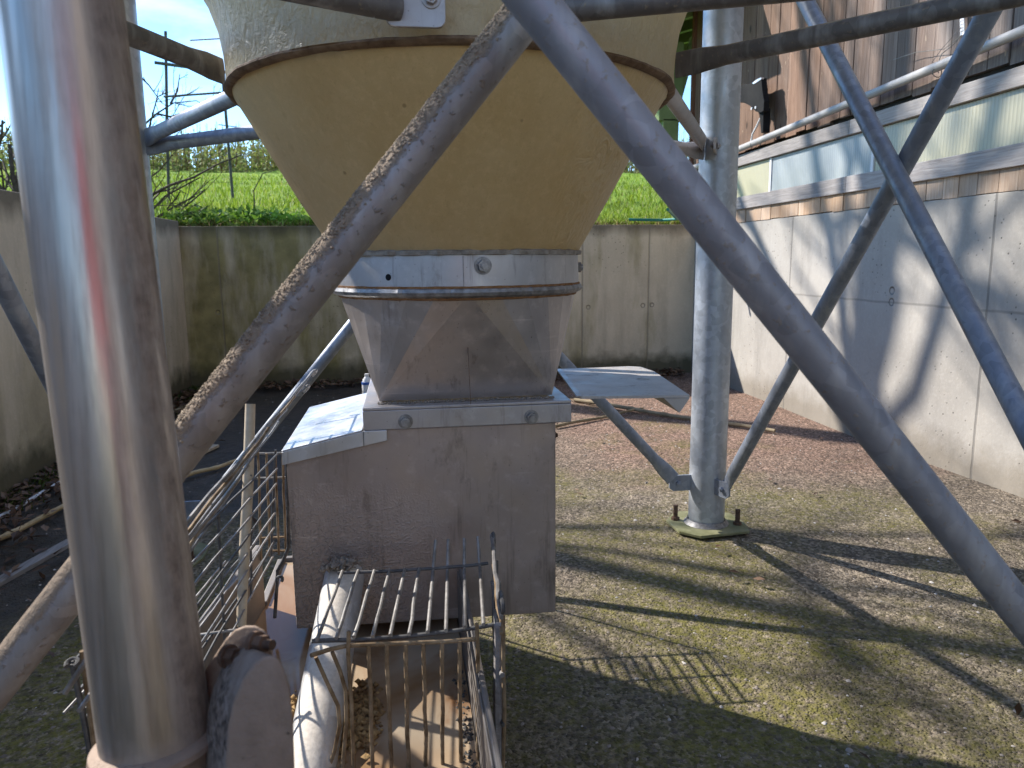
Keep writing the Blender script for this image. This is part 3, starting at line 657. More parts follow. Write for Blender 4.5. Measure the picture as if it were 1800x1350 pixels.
def lug(c, d, n, w=.05, l=.09, hole=True):
    c = Vector(c); d = Vector(d).normalized(); n = Vector(n).normalized(); u = n.cross(d)
    pts = [c-u*w/2, c-u*w/2+d*(l-.015), c-u*(w/2-.012)+d*l, c+u*(w/2-.012)+d*l, c+u*w/2+d*(l-.015), c+u*w/2]
    mb = MB().prism([p-n*.004 for p in pts], n*.008)
    mb.hexbolt(c+d*(l-.035)-n*.004, -n, .010, .009, False); mb.hexbolt(c+d*(l-.035)+n*.004, n, .010, .009, False)
    return mb
lug((1.045, 2.56, .172), (-1, 0, 0), (0, 1, 0), .06, .085).build('gusset_plate', 'brace', silo, False)
lug((1.112, 2.495, .172), (.35, -1, 0), (1, .35, 0), .06, .075).build('gusset_plate', 'brace', silo, False)
lug((-.785, 2.56, .172), (1, 0, 0), (0, 1, 0), .06, .085).build('gusset_plate', 'brace', silo, False)
lug((-.85, 2.495, .172), (.1, -1, 0), (1, .1, 0), .06, .075).build('gusset_plate', 'brace', silo, False)
def brace(name, a, b, r, mat, fa=None, fb=None, parent=silo, n=20):
    a = Vector(a); b = Vector(b); d = (b-a).normalized(); pts = []; rs = []
    if fa is not None: pts += [a, a+d*.05, a+d*.11]; rs += [(r*1.35, r*.18), (r*1.35, r*.2), (r, r)]
    else: pts += [a]; rs += [(r, r)]
    if fb is not None: pts += [b-d*.11, b-d*.05, b]; rs += [(r, r), (r*1.35, r*.2), (r*1.35, r*.18)]
    else: pts += [b]; rs += [(r, r)]
    ax = Vector(fa if fa is not None else (fb if fb is not None else (0, 0, 1)))
    fl = ax.cross(d) if (fa is not None or fb is not None) else None
    return MB().tube(pts, rs, n, True, fl).build(name, mat, parent)
def ext(a, b, ta_, tb_): return a+(b-a)*ta_, a+(b-a)*tb_
# front pair (dusty, near the camera)
a, b = ext(onY(905, 48, .70), onY(60, 1118, .70), -.9, 1.12); CB = brace('cross_brace', a, b, .0192, 'brace_dust_heavy'); CB_A, CB_B = a, b
a, b = ext(onY(935, 0, .60), onY(1800, 1085, .60), -.8, 1.15); brace('cross_brace', a, b, .0178, 'brace_dust')
def crust(n, a, b, r, parent, seed, t0, t1):
    rr = random.Random(seed); mb = MB(); d = (b-a).normalized(); side = d.cross(Vector((0, 1, 0))).normalized()
    if side.z < 0: side = -side
    back = d.cross(side)
    for k in range(n):
        t = rr.uniform(t0, t1); an = rr.gauss(.15, .42); q = side*math.cos(an)+back*math.sin(an)*(-1 if back.y > 0 else 1)
        p = a.lerp(b, t)+q*(r-.0003); s_ = rr.uniform(.0006, .0019)*(1.5 if rr.random() < .08 else 1)
        u = Vector((rr.gauss(0, 1), rr.gauss(0, 1), rr.gauss(0, 1))).normalized(); v = u.orthogonal().normalized(); w = u.cross(v)
        mb.add([p+u*s_*rr.uniform(.7, 1.4), p-u*s_, p+v*s_*rr.uniform(.7, 1.3), p-v*s_, p+w*s_, p-w*s_], [(0, 2, 4), (2, 1, 4), (1, 3, 4), (3, 0, 4), (2, 0, 5), (1, 2, 5), (3, 1, 5), (0, 3, 5)])
    o = mb.build('dust_crust', m_simple('tan_feed_dust', (.14, .105, .075), (.34, .275, .20), 160, .95, bump=.3), parent, True, angle=80); o['kind'] = 'stuff'; return o
crust(5200, CB_A, CB_B, .0192, CB, 5, .43, .86)
# barn side pair
a = onX(1272, 862, 1.135); b = onX(1750, 0, 1.135); brace('cross_brace', a, a+(b-a)*1.65, .0215, 'brace', (1, 0, 0))
a = onX(1415, 0, 1.095); b = onX(1800, 740, 1.095); a2, b2 = ext(a, b, -.55, 1.55); brace('cross_brace', a2, b2, .0215, 'brace')
# far pair
a = onY(1183, 842, 2.552); b = onY(985, 630, 2.552); brace('cross_brace', a, a+(b-a)*4.0, .0205, 'brace', (0, 1, 0))
a = onY(618, 572, 2.59); b = onY(455, 775, 2.59); a2, b2 = ext(b, a, -.9, 5.6); brace('cross_brace', a2, b2, .0205, 'brace')
# left side pair
a = onX(0, 490, -.82); b = onX(92, 672, -.82); a2, b2 = ext(a, b, -3.2, 3.4); brace('cross_brace', a2, b2, .0205, 'brace')
brace('cross_brace', (-.88, .62, .14), (-.88, 2.5, 2.25), .0205, 'brace')
# struts from the legs to the shell
zr = 1.385
FLp = Vector((-.782, 2.545, 1.378)); FRp = Vector((1.045, 2.535, 1.378))
LT = Vector((AX-.455, AY-.06, 1.385)); RTp = Vector((AX+.455, AY+.02, 1.392)); BK = Vector((AX, AY+.46, 1.39))
qa = onZ(408, 181, 1.392); brace('strut', FLp+Vector((0, 0, .012)), FLp+Vector((0, 0, .012))+(qa-FLp)*1.12, .0205, 'brace', (0, 1, 0), None)
brace('strut', FLp+Vector((0, 0, -.012)), BK+Vector((-.05, 0, 0)), .0205, 'brace', (0, 1, 0), (0, 1, 0))
brace('strut', FRp+Vector((0, 0, .012)), RTp+Vector((-.01, .06, .02)), .0205, MT['sheet_clean'], (0, 1, 0), (1, 0, 0))
brace('strut', FRp+Vector((0, 0, -.012)), BK+Vector((.05, 0, 0)), .0205, MT['sheet_clean'], (0, 1, 0), (0, 1, 0))
NLp = Vector((-.79, .62, 1.385)); NRp = Vector((1.05, .62, 1.40))
a = onZ(390, 125, 1.375); b = onZ(232, 62, 1.375); d_ = (b-a); 
brace('strut', a+(a-b)*.02, a+d_*4.6, .0185, 'strut', (1, 0, 0), None)
a = onZ(1188, 115, 1.392); b = onZ(1500, 50, 1.392); brace('strut', a, a+(b-a)*2.43, .0185, 'strut', (1, .2, 0), None)
pa = onY(700, 14, 1.118); pb = onZ(560, -14, pa.z); brace('strut', pa, pa+(pb-pa)*8.35, .0185, 'strut', None, None)
a = onY(985, 17, 1.118); b = onZ(1180, -2, a.z); brace('strut', a, a+(b-a)*5.75, .0185, 'strut', None, None)
# flattened end plate of the front strut
p0 = onY(730, 2, 1.114); mb = MB()
hw, hh = .042, .034
pts = []
for (cx, cz, a0) in ((hw-.012, hh-.012, 0), (-hw+.012, hh-.012, 90), (-hw+.012, -hh+.012, 180), (hw-.012, -hh+.012, 270)):
    for k in range(4): an = R(a0+30*k); pts.append(p0+Vector((cx+.012*math.cos(an), 0, cz+.012*math.sin(an))))
mb.prism(pts, (0, .007, 0)); mb.hexbolt(p0+Vector((.022, 0, .004)), (0, -1, 0), .0095, .008); mb.build('end_plate', 'sheet_clean', silo, False, .001)
for c, d, n in (((1.075, 2.50, 1.378), (-.55, -1, 0), (0, 0, 1)), ((-.82, 2.50, 1.378), (.75, -1, 0), (0, 0, 1))):
    lug(c, d, (Vector((1, 0, 0)) if c[0] > 0 else Vector((-1, 0, 0))), .06, .06).build('gusset_plate', 'sheet_clean', silo, False)

# ------------------------------------------------------------------ filling pipe in the foreground
pt, pb_ = atD(107, 0, .50), atD(274, 1290, .555)
fp = thing('filling_pipe', 'shiny stainless filling pipe standing nearest the camera on the left', 'pipe', tuple(pb_))
dd = (pt-pb_); rp = .0385
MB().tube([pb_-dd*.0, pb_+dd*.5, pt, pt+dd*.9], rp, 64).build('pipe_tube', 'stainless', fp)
dn = dd.normalized()
MB().tube([pb_-dn*.16, pb_-dn*.012, pb_-dn*.008, pb_-dn*.004, pb_], [rp+.003, rp+.003, rp+.008, rp+.007, rp+.001], 64).build('coupling', 'bracket', fp)
# rounded bracket bolted beside the coupling
def arch(name, c, u, v, w, h, n, th, mat, bev=.002):
    c = Vector(c); u = Vector(u).normalized(); v = Vector(v).normalized(); n = Vector(n).normalized()
    pts = [c-u*w-v*h]
    for k in range(15): an = math.pi-math.pi*k/14; pts.append(c+u*w*math.cos(an)+v*w*1.15*math.sin(an))
    pts.append(c+u*w-v*h)
    return MB().prism(pts, n*th).build(name, mat, fp, True, bev)
view = (atD(450, 1200, 1)-CAM).normalized()
fc = atD(461, 1258, .508)
nn = Vector((-.42, .86, .12)).normalized()          # pushes back from the face
uu = Vector((.86, .42, 0)).normalized(); vv = uu.cross(nn)*-1
if vv.z < 0: vv = -vv
def outline(name, pts, push, mat):
    P = [atD(x, y, d) for x, y, d in pts]
    mb = MB(); n = len(P); Q = [p+push for p in P]
    mb.add(P+Q, [tuple(range(n)), tuple(range(2*n-1, n-1, -1))]); mb.cur = 1 if isinstance(mat, list) else 0
    mb.add(P+Q, [(k, (k+1) % n, n+(k+1) % n, n+k) for k in range(n)])
    o = mb.build(name, mat, fp, True)
    bm = bmesh.new(); bm.from_mesh(o.data); bmesh.ops.remove_doubles(bm, verts=bm.verts, dist=.00005); bmesh.ops.recalc_face_normals(bm, faces=bm.faces); bm.to_mesh(o.data); bm.free()
    b = o.modifiers.new('bevel', 'BEVEL'); b.width = .0025; b.segments = 3; b.limit_method = 'ANGLE'; b.angle_limit = R(50)
    return o
push = atD(430, 1136, .552)-atD(475, 1152, .505)
face = [(394, 1440), (396, 1350), (401, 1275), (411, 1232), (427, 1194), (446, 1168), (462, 1155), (478, 1152), (491, 1159), (502, 1178), (511, 1212), (517, 1262), (520, 1350), (522, 1440)]
outline('rounded_end', [(x, y, .505) for x, y in face], push*.96, [MT['bracket'], MT['bracket_dirt']])
plate = [(330, 1440), (338, 1225), (352, 1192), (372, 1160), (396, 1124), (412, 1108), (430, 1101), (447, 1101), (461, 1108), (471, 1119), (478, 1138), (482, 1440)]
outline('mounting_plate', [(x, y, .578-(x-330)*.00016) for x, y in plate], FW*.0035, MT['bracket'])
nn = -(RT*.85-FW*.45+UP*.08).normalized()
for px, py, dpt in ((398, 1153, .548), (446, 1130, .546)):
    p = atD(px, py, dpt); MB().tube([p, p-nn*.004], .0085, 20).hexbolt(p-nn*.004, -nn, .0066, .0075, False).tube([p-nn*.013, p-nn*.019], .0037, 10).build('bolt', 'rust_bolt', fp)
c0 = fc-uu*.03+nn*.03+vv*.02

# ------------------------------------------------------------------ trough with murky water
TL0, TL1 = Vector((-.318, 1.56, 0)), Vector((-.43, .35, 0))
def trough():
    t = thing('feed_trough', 'long grimy steel feed trough under the outlet box', 'trough', (0, 1, 0))
    th = .012; zt = .41
    MT['trough'] = m_sheet('grimy_trough_steel', (.20, .18, .165), .8, rough=.6, metal=.25)
    MB().hexa([TL0+Vector((-th, 0, 0)), TL0, TL1, TL1+Vector((-th, 0, 0)), TL0+Vector((-th, 0, zt)), TL0+Vector((0, 0, zt)), TL1+Vector((0, 0, zt)), TL1+Vector((-th, 0, zt))]).build('side_wall', 'trough', t, False, .003)
    MB().box((.088, .35, 0), (.097, 1.366, zt)).build('side_wall', 'trough', t, False, .003)
    MB().box((.0845, .35, zt-.10), (.0876, 1.362, zt-.004)).build('rim_strip', 'trough', t, False, .001)
    MB().box((-.318, 1.80, 0), (.105, 1.815, .28)).build('end_wall', 'trough', t, False, .002)
    MB().box((.0885, 1.37, 0), (.105, 1.798, .28)).build('side_wall', 'trough', t, False, .002)
    MB().box((-.33, 1.562, 0), (-.315, 1.798, .28)).build('side_wall', 'trough', t, False, .002)
    MB().box((-.40, .352, .01), (.087, 1.79, .02)).build('floor_plate', 'trough', t, False)
    a = NT('murky_water', .07, 0, .28)
    c = a.mix(a.mapr(a.noise(4, 4, .55, (1, .7, 1), .8), .42, .62), (.24, .135, .06), (.36, .29, .21))
    c = a.mix(a.mapr(a.noise(7, 5, .6, (1, .6, 1), 1.2), .55, .75), c, (.20, .10, .045))
    a.b.inputs['IOR'].default_value = 1.33
    rr = a.mapr(a.noise(6, 4), .4, .7, .03, .16)
    w = MB(); xs = np.linspace(0, 1, 20)
    w.hexa([(-.415, .353, .262), (.0865, .353, .262), (.0865, 1.795, .262), (-.312, 1.795, .262), (-.415, .353, .27), (.0865, .353, .27), (.0865, 1.795, .27), (-.312, 1.795, .27)])
    o = w.build('water', a.out(c, a.bump(a.noise(30, 2), .04, .002), rr), None, False); kind(o)
    f = m_simple('wet_feed', (.10, .055, .025), (.46, .30, .13), 60, .9, bump=.8)
    o = lumps('spilled_feed', (-.205, 1.04, .266), .05, .13, .02, f, 1300, 6, None, .0075); kind(o, 'stuff')
    o2 = lumps('spilled_feed', (-.095, 1.12, .264), .03, .08, .016, f, 700, 7, None, .007); kind(o2, 'stuff')
    s_ = m_simple('dark_scum', (.03, .03, .028), (.13, .12, .11), 60, .8, bump=.8)
    o3 = lumps('floating_scum', (.074, 1.05, .266), .010, .19, .004, s_, 260, 8, None, .005, True); kind(o3, 'stuff')
trough()

# ------------------------------------------------------------------ wire cages
r1 = random.Random(4)
def wob(p, q, k=6, amp=.0025, bow=None):
    amp *= .5
    p = Vector(p); q = Vector(q); out = []
    for i in range(k+1):
        t = i/k; e = 0 if i in (0, k) else 1
        pt_ = p.lerp(q, t)+Vector((r1.gauss(0, amp), r1.gauss(0, amp), r1.gauss(0, amp)))*e
        if bow: pt_ += Vector(bow)*4*t*(1-t)
        out.append(pt_)
    return out
wr = .0030
def hook(mb, c, u, v, r=.007, wire=.0028):
    c = Vector(c); u = Vector(u); v = Vector(v)
    mb.tube([c+u*r*math.cos(R(a))+v*r*math.sin(R(a)) for a in range(-60, 250, 26)], wire, 7)
# top grate
t = thing('wire_grate', 'zinc wire grate lying level over the trough in front of the outlet box', 'grate', (0, 1.13, .45), 'wire cage panels')
zg = .466
bk0, bk1 = onY(594, 1007, 1.25), onY(858, 990, 1.25)
fr0, fr1 = onZ(548, 1127, bk0.z), onZ(868, 1098, bk1.z)
MB().tube(wob(bk0, bk1, 8, .001, (0, 0, -.003)), .0031, 8).build('crossbar', 'wire_dark', t)
MB().tube(wob(fr0, fr1, 8, .001, (0, 0, -.006)), .0034, 8).build('crossbar', 'wire_dark', t)
tops = [(602, 1004), (630, 1003), (658, 1003), (685, 1002), (711, 1001), (737, 999), (766, 949), (788, 948), (816, 946), (840, 943)]
bots = [(557, 1125), (591, 1122), (622, 1120), (655, 1119), (686, 1117), (719, 1115), (752, 1111), (784, 1109), (817, 1103), (850, 1098)]
for k, (a_, b_) in enumerate(zip(tops, bots)):
    b3 = onZ(*b_, bk0.z+.003)
    if k < 6: pts = wob(b3, onY(*a_, 1.253), 5, .0012)
    else:
        m_ = fr0.lerp(fr1, .1); mid = onY(a_[0]+(b_[0]-a_[0])*.35, a_[1]+(b_[1]-a_[1])*.35, 1.247); pts = [b3, b3.lerp(mid, .5), mid, onY(*a_, 1.275)]
    MB().tube(pts, .0030, 8).build('wire', 'wire', t)
# front hanging grate, rusty
t = thing('wire_grate', 'rusty upright wire grate hanging into the water at the front', 'grate', (0, 1.0, .3), 'wire cage panels')
Yg = 1.0
bar = [onY(*p, Yg+q) for p, q in (((547, 1152), -.03), ((578, 1142), -.01), ((610, 1135), 0), ((700, 1131), 0), ((780, 1128), 0), ((840, 1123), 0))]
MB().tube(bar, .0034, 8).build('crossbar', 'wire_rust', t)
vt = [(648, 1136), (680, 1134), (713, 1133), (744, 1131), (777, 1129), (808, 1127), (838, 1096)]
vb = [(655, 1350), (687, 1350), (718, 1350), (749, 1350), (778, 1350), (811, 1350), (840, 1350)]
for a_, b_ in zip(vt, vb):
    p, q = onY(*a_, Yg-.003), onY(*b_, Yg-.012); MB().tube(wob(p, p+(q-p)*1.45, 8, .0012), .0030, 8).build('wire', 'wire_rust', t)
for pts in ([(613, 1110), (612, 1150), (618, 1240), (622, 1350), (626, 1420)], [(555, 1155), (575, 1200), (594, 1240), (597, 1275), (588, 1320), (577, 1352), (565, 1400)], [(584, 1146), (598, 1180), (608, 1215), (609, 1270), (602, 1350), (598, 1400)]):
    MB().tube([onY(*p, Yg-.006) for p in pts], .0029, 8).build('wire', 'wire_rust', t)
# right side panel seen edge on
t = thing('wire_grate', 'weathered wire grate seen edge-on along the right side of the trough', 'grate', (.14, 1.0, .2), 'wire cage panels')
for (zz, rr_, mm, _a, _b) in ((.50, .0036, 'wire', .147, .134), (.475, .003, 'wire_rust', .143, .132), (.41, .004, 'wire', .140, .131), (.33, .003, 'wire_dark', .137, .131), (.25, .003, 'wire', .137, .133), (.17, .003, 'wire_rust', .138, .136), (.06, .004, 'wire', .145, .15)):
    MB().tube(wob((.143, 1.27, zz+.01), (.123, .985, zz-.005), 8, .0022), rr_, 7).build('wire', mm, t)
for yy, mm in ((1.262, 'wire'), (1.17, 'wire_dark'), (1.09, 'wire_dark'), (1.04, 'wire'), (.99, 'wire_rust')):
    zt_ = .505-(1.262-yy)*.03
    MB().tube(wob((.143-(1.262-yy)*.072+.003, yy, zt_), (.141-(1.262-yy)*.072, yy, .03), 6, .002), .0032, 7).build('upright', mm, t)
for yy in (1.262, 1.02, .995):
    mb = MB(); hook(mb, (.145-(1.262-yy)*.072, yy, .507), (0, 1, 0), (0, 0, 1), .009, .0034); mb.build('hook', 'wire_dark', t)
MB().tube(wob((.121, 1.005, .475), (.112, .985, .10), 6, .002), .0065, 6).build('slat', 'grey', t)
# left mesh panel
t = thing('wire_grate', 'tall zinc wire mesh panel leaning along the left side of the trough', 'grate', (-.3, 1.1, .3), 'wire cage panels')
TA, TB = Vector((-.262, 1.5, .622)), onZ(127, 1166, .62)
BA = Vector((-.285, 1.5, .405)); BB = TB+(onY(163, 1350, TB.y)-TB)*1.9
for k in range(8):
    s = k/7; MB().tube(wob(TA.lerp(BA, s), TB.lerp(BB, s), 8, .002), .0021, 7).build('wire', 'wire' if k % 3 else 'wire_dark', t)
for s in (.0, .22, .44, .62):
    MB().tube(wob(TA.lerp(TB, s)+Vector((-.004, 0, .008)), BA.lerp(BB, s)+Vector((-.004, 0, -.01)), 5, .0015), .0023, 7).build('crossbar', 'wire_dark', t)
MB().tube(wob(TB, BB, 5, .001), .0030, 8).build('upright', 'wire_dark', t)
MB().tube(wob(TB+Vector((.010, .0, .012)), TB+(BB-TB)*1.0+Vector((.0, 0, 0)), 5, .001), .0026, 8).build('upright', 'wire_rust', t)
mb = MB(); hook(mb, TB, (1, 0, 0), (0, 1, .3), .005, .0026); mb.build('hook', 'wire_dark', t)
# flat mesh flap on the left trough edge
t = thing('wire_grate', 'bent wire mesh flap lying on the left trough edge, hooked at its near corner', 'grate', (-.35, 1.0, .42), 'wire cage panels')
for k in range(6):
    o_ = k*.026
    p, q = Vector((-.285-o_*1.0, 1.5-.02*k, .425)), Vector((-.335-o_*1.1, 1.0, .418-.004*k))
    MB().tube(wob(p, q, 8, .002), .0021, 7).build('wire', 'wire' if k % 2 else 'wire_dark', t)
for yy in (1.14,):
    MB().tube(wob((-.25-(1.5-yy)*.05, yy, .431), (-.47-(1.5-yy)*.05, yy-.02, .425), 5, .0015), .0026, 8).build('crossbar', 'wire', t)
mb = MB(); hook(mb, onZ(492, 1018, .43), (1, 0, 0), (0, 0, 1), .005); mb.build('hook', 'wire_dark', t)
# rusty end panel beside the box
t = thing('wire_grate', 'small rusty wire grate closing the trough end, left of the outlet box', 'grate', (-.28, 1.52, .5), 'wire cage panels')
Ye = 1.54
for (x_, y0_, y1_) in ((453, 793, 985), (468, 797, 978), (484, 797, 975), (497, 795, 972)):
    MB().tube(wob(onY(x_, y0_, Ye), onY(x_+6, y1_, Ye), 5, .0015), .0024, 7).build('wire', 'wire_rust', t)
for (x0_, x1_, y_) in ((446, 500, 797), (440, 503, 840), (455, 503, 945), (468, 506, 968)):
    MB().tube(wob(onY(x0_, y_+1, Ye+.004), onY(x1_, y_-1, Ye+.004), 4, .001), .0026, 7).build('crossbar', 'wire_rust' if y_ > 900 else 'wire', t)
# opened flap seen edge-on
t = thing('wire_grate', 'opened wire grate tilted up beside the box lid, hooks at its far end', 'grate', (-.25, 1.1, .7), 'wire cage panels')
e = Vector((-.655, 0, -.755)); P0 = Vector((-.195, 1.60, .775)); P1 = Vector((-.205, .66, .765))
for k in range(7):
    o_ = k*.03; s0 = .0 if k == 0 else (.16 if k < 4 else .28)
    p = P0.lerp(P1, s0)+e*o_+Vector((.0024*k, 0, -.0026*k)); q = P1+e*o_+Vector((.0034*k, 0, -.0042*k))
    MB().tube(wob(p, q, 9, .0022), .0023, 7).build('wire', ('wire', 'wire_rust', 'wire')[k % 3], t)
for s in (.02, .17, .45, .75, .98):
    p = P0.lerp(P1, s); MB().tube(wob(p, p+e*(.19 if s > .1 else .07)+Vector((.008, 0, -.010))*(1 if s > .1 else .3), 5, .001), .0028, 7).build('crossbar', 'wire', t)
mb = MB(); hook(mb, P0+Vector((0, 0, -.006)), (0, .6, -.3), (.7, 0, .7), .009); mb.build('hook', 'wire', t); mb = MB(); hook(mb, P0.lerp(P1, .17)+Vector((.004, 0, -.012)), (0, .6, -.3), (.7, 0, .7), .010)
mb.build('hook', 'wire', t)
# rear right panel behind the box (throws the striped shadow)
t = thing('wire_grate', 'level wire grate behind the outlet box over the rear of the trough', 'grate', (.12, 1.98, .4), 'wire cage panels')
for k in range(12):
    x = -.12+k*.033; MB().tube(wob((x, 1.87, .475), (x, 2.10, .475), 3, .001), .0034, 7).build('wire', 'wire', t)
for yy in (1.875, 1.99, 2.095): MB().tube([(-.13, yy, .481), (.255, yy, .481)], .0036, 7).build('crossbar', 'wire', t)
for xx in (-.12, .245):
    MB().tube([(xx, 2.095, .0), (xx, 2.095, .478)], .004, 8).build('post', 'wire', t)

# bent hook rod hanging on the box corner
o = MB().tube([onY(x, y, 1.43) for x, y in ((505, 800), (506, 900), (507, 962), (498, 985), (488, 1003), (486, 1040), (483, 1086))], .0035, 8)
o = o.build('hook_rod', 'wire_dark'); tag(o, 'bent dark steel rod hanging at the left corner of the outlet box', 'rod')
# upright stick
o = MB().tube([onY(440, 710, 1.36), onY(436, 850, 1.33), onY(430, 960, 1.30), onY(424, 1100, 1.26)], [.0088, .0095, .0092, .0085], 12).build('stick', 'stick')
tag(o, 'pale peeled stick standing upright through the wire mesh', 'stick')

# ------------------------------------------------------------------ things lying on the yard
def cane(a, b, r, mat, label, nodes=4, name='bamboo_cane', cat='cane', z=None):
    p, q = onZ(*a, r+.004), onZ(*b, r+.004); mb = MB(); pts = []; rs = []
    for k in range(nodes*6+1):
        s = k/(nodes*6); pts.append(p.lerp(q, s)+Vector((0, 0, .004*math.sin(s*9)))); rs.append(r*(1.25 if k % 6 == 0 and 0 < k < nodes*6 else 1.)*(1-.25*s))
    o = mb.tube(pts, rs, 10).build(name, mat); return tag(o, label, cat)
cane((-160, 1022), (150, 873), .0125, 'bamboo', 'thick bamboo cane on the floor left of the filling pipe')
cane((322, 838), (430, 806), .011, 'bamboo', 'short yellow bamboo cane on the mud between the pipe and the mesh', 2)
cane((1010, 703), (1362, 758), .014, 'bamboo_old', 'long brown cane on the floor behind the far right leg', 6)
cane((975, 750), (1130, 718), .010, 'bamboo_old', 'thin old cane on the floor below the slide gate', 3)
cane((-120, 975), (128, 836), .010, 'white_plastic', 'pale thin plastic rod on the leaf litter by the left wall', 1, 'plastic_rod', 'rod')
cane((300, 728), (352, 700), .012, 'bamboo_old', 'short grey stick by the foot of the back wall', 2, 'stick', 'stick')
def board(a, b, w, label, mat='grey'):
    p, q = onZ(*a, .018), onZ(*b, .018); d = (q-p).normalized(); n = Vector((-d.y, d.x, 0))*w/2
    o = MB().hexa([p-n-Vector((0, 0, .016)), p+n-Vector((0, 0, .016)), q+n-Vector((0, 0, .016)), q-n-Vector((0, 0, .016)), p-n, p+n, q+n, q-n]).build('wooden_batten', mat, None, False, .002)
    tag(o, label, 'batten')
board((-200, 1128), (190, 912), .042, 'flat grey wooden batten on the mossy floor at the left')
board((322, 806), (378, 781), .05, 'short pale wooden batten on dark mud behind the dusty brace', 'stick')
bt = thing('plastic_bottle', 'white plastic bottle with a blue band behind the outlet box', 'bottle', tuple(onZ(647, 712, 0)))
bp = Vector(bt['_o'])
MB().lathe([(.001, 0), (.035, .0), (.037, .01), (.037, .15), (.03, .185), (.015, .205), (.015, .225), (.001, .226)], (bp.x, bp.y), 24).build('bottle_body', 'white_plastic', bt)
for o_ in bt.children:
    pass
MB().lathe([(.0375, .15), (.0385, .151), (.0385, .168), (.0355, .169)], (bp.x, bp.y), 24).build('band', 'blue_plastic', bt)

# leaf litter, gravel
MT['litter'] = m_leafy('dead_leaf', [(0, (.04, .022, .013)), (.6, (.13, .07, .04)), (1, (.24, .15, .09))], .1)
N = 1900; ly = rng.uniform(1.4, 6.0, N); lx = WL+.06+np.abs(rng.normal(0, .17, N))*np.clip(1.3-(ly-1.4)*.12, .6, 2)
kind(leaf_cloud('leaf_litter', np.stack([lx, ly, .012+rng.uniform(0, .03, N)], 1), .026, MT['litter'], flat=True), 'stuff')
N = 1500; lx = rng.uniform(-1.6, 2.4, N); ly = WB-.03-np.abs(rng.normal(0, .13, N))
kind(leaf_cloud('leaf_litter', np.stack([lx, ly, .012+rng.uniform(0, .04, N)], 1), .026, MT['litter'], flat=True), 'stuff')
N = 130; lx = rng.uniform(-1.5, 2.4, N); ly = rng.uniform(.7, 6, N)
kind(leaf_cloud('leaf_litter', np.stack([lx, ly, .01+rng.uniform(0, .01, N)], 1), .017, MT['litter'], flat=True), 'stuff')
def pebbles():
    mb = MB(); r = random.Random(11); base = [(1, 0, 0), (.3, .95, 0), (-.8, .6, 0), (-.8, -.6, 0), (.3, -.95, 0), (.1, 0, .7)]
    for k in range(5200):
        y = .7+5.2*r.random()**1.7; x = r.uniform(-1.7, 2.45)
        if x < .2 and y > 2.4 and r.random() < .6: continue
        if -.45 < x < .12 and y < 1.8: continue
        s = r.uniform(.002, .0065)*(1.6 if r.random() < .06 else 1); a = r.uniform(0, 6.28); zz = .0
        vs = [(x+s*(b[0]*math.cos(a)-b[1]*math.sin(a)*.8)*r.uniform(.7, 1.2), y+s*(b[0]*math.sin(a)+b[1]*math.cos(a)*.8)*r.uniform(.7, 1.2), zz+.0005+s*b[2]*r.uniform(.6, 1.2)+.006*math.sin(x*2.1+y*1.3)+.005*math.sin(x*3.7-y*2.9)-.004) for b in base]
        mb.add(vs, [(0, 1, 5), (1, 2, 5), (2, 3, 5), (3, 4, 5), (4, 0, 5)])
    a = NT('pebble', .85, 0, .3); return mb.build('gravel', a.out(a.ramp(a.island(), [(0, (.10, .085, .07)), (.6, (.26, .22, .185)), (1, (.46, .43, .40))])), angle=60)
kind(pebbles(), 'stuff')
N = 7000; r2 = np.random.default_rng(9); mx = r2.uniform(-1.7, 2.4, N); my = .7+r2.power(.7, N)*4
# small moss tufts on the floor edge of the left wall
N = 2600; mx = WL+.05+np.abs(r2.normal(0, .07, N)); my = r2.uniform(2.2, 6.2, N)
MT['moss'] = m_leafy('moss', [(0, (.03, .05, .008)), (1, (.11, .14, .025))], .2)
kind(blades('moss', mx, my, np.full(N, .0), r2.uniform(.01, .05, N), r2.uniform(.006, .012, N), MT['moss'], .8), 'stuff')

# ------------------------------------------------------------------ on the barn wall
a_ = onX(1292, 265, WR-.045); b_ = onX(1800, 54, WR-.045); dv = b_-a_
pp = thing('conduit_pipe', 'long grey plastic pipe running along the barn cladding above the window strip', 'pipe', tuple(a_))
MB().tube([a_-dv*.33, a_, b_, b_+dv*1.6], .022, 20).build('pipe_tube', m_simple('grey_pvc', (.30, .29, .285), (.42, .41, .40), 8, .45), pp)
mb = MB()
for (px, py) in ((1325, 254), (1648, 127)):
    c = onX(px, py, WR-.045); d = dv.normalized(); u = d.orthogonal().normalized(); w = d.cross(u)
    mb.tube([c+(u*math.cos(R(k*30))+w*math.sin(R(k*30)))*.0235+d*.004*math.sin(R(k*60)) for k in range(13)], .002, 6)
    mb.tube([c+Vector((-.0, 0, .023)), c+Vector((-.01, .03, .05)), c+Vector((.0, -.02, .10)), c+Vector((.03, -.09, .17))], .0013, 5)
mb.build('wire_tie', 'wire_dark', pp)
fl = thing('floodlight', 'black floodlight bracket with a grey cable on the brown barn boards', 'light', tuple(onX(1325, 200, WR-.05)))
Xf = WR-.10
out = [(1298, 150), (1312, 148), (1322, 146), (1330, 140), (1338, 137), (1340, 160), (1343, 178), (1342, 195), (1336, 198), (1328, 196), (1318, 186), (1308, 181), (1298, 180)]
MB().prism([onX(x, y, Xf) for x, y in out], (.04, 0, 0)).build('housing', 'black', fl, False, .003)
MB().prism([onX(x, y, Xf+.03) for x, y in ((1334, 192), (1342, 190), (1341, 232), (1338, 234))], (.05, 0, 0)).build('wall_plate', 'black', fl, False)
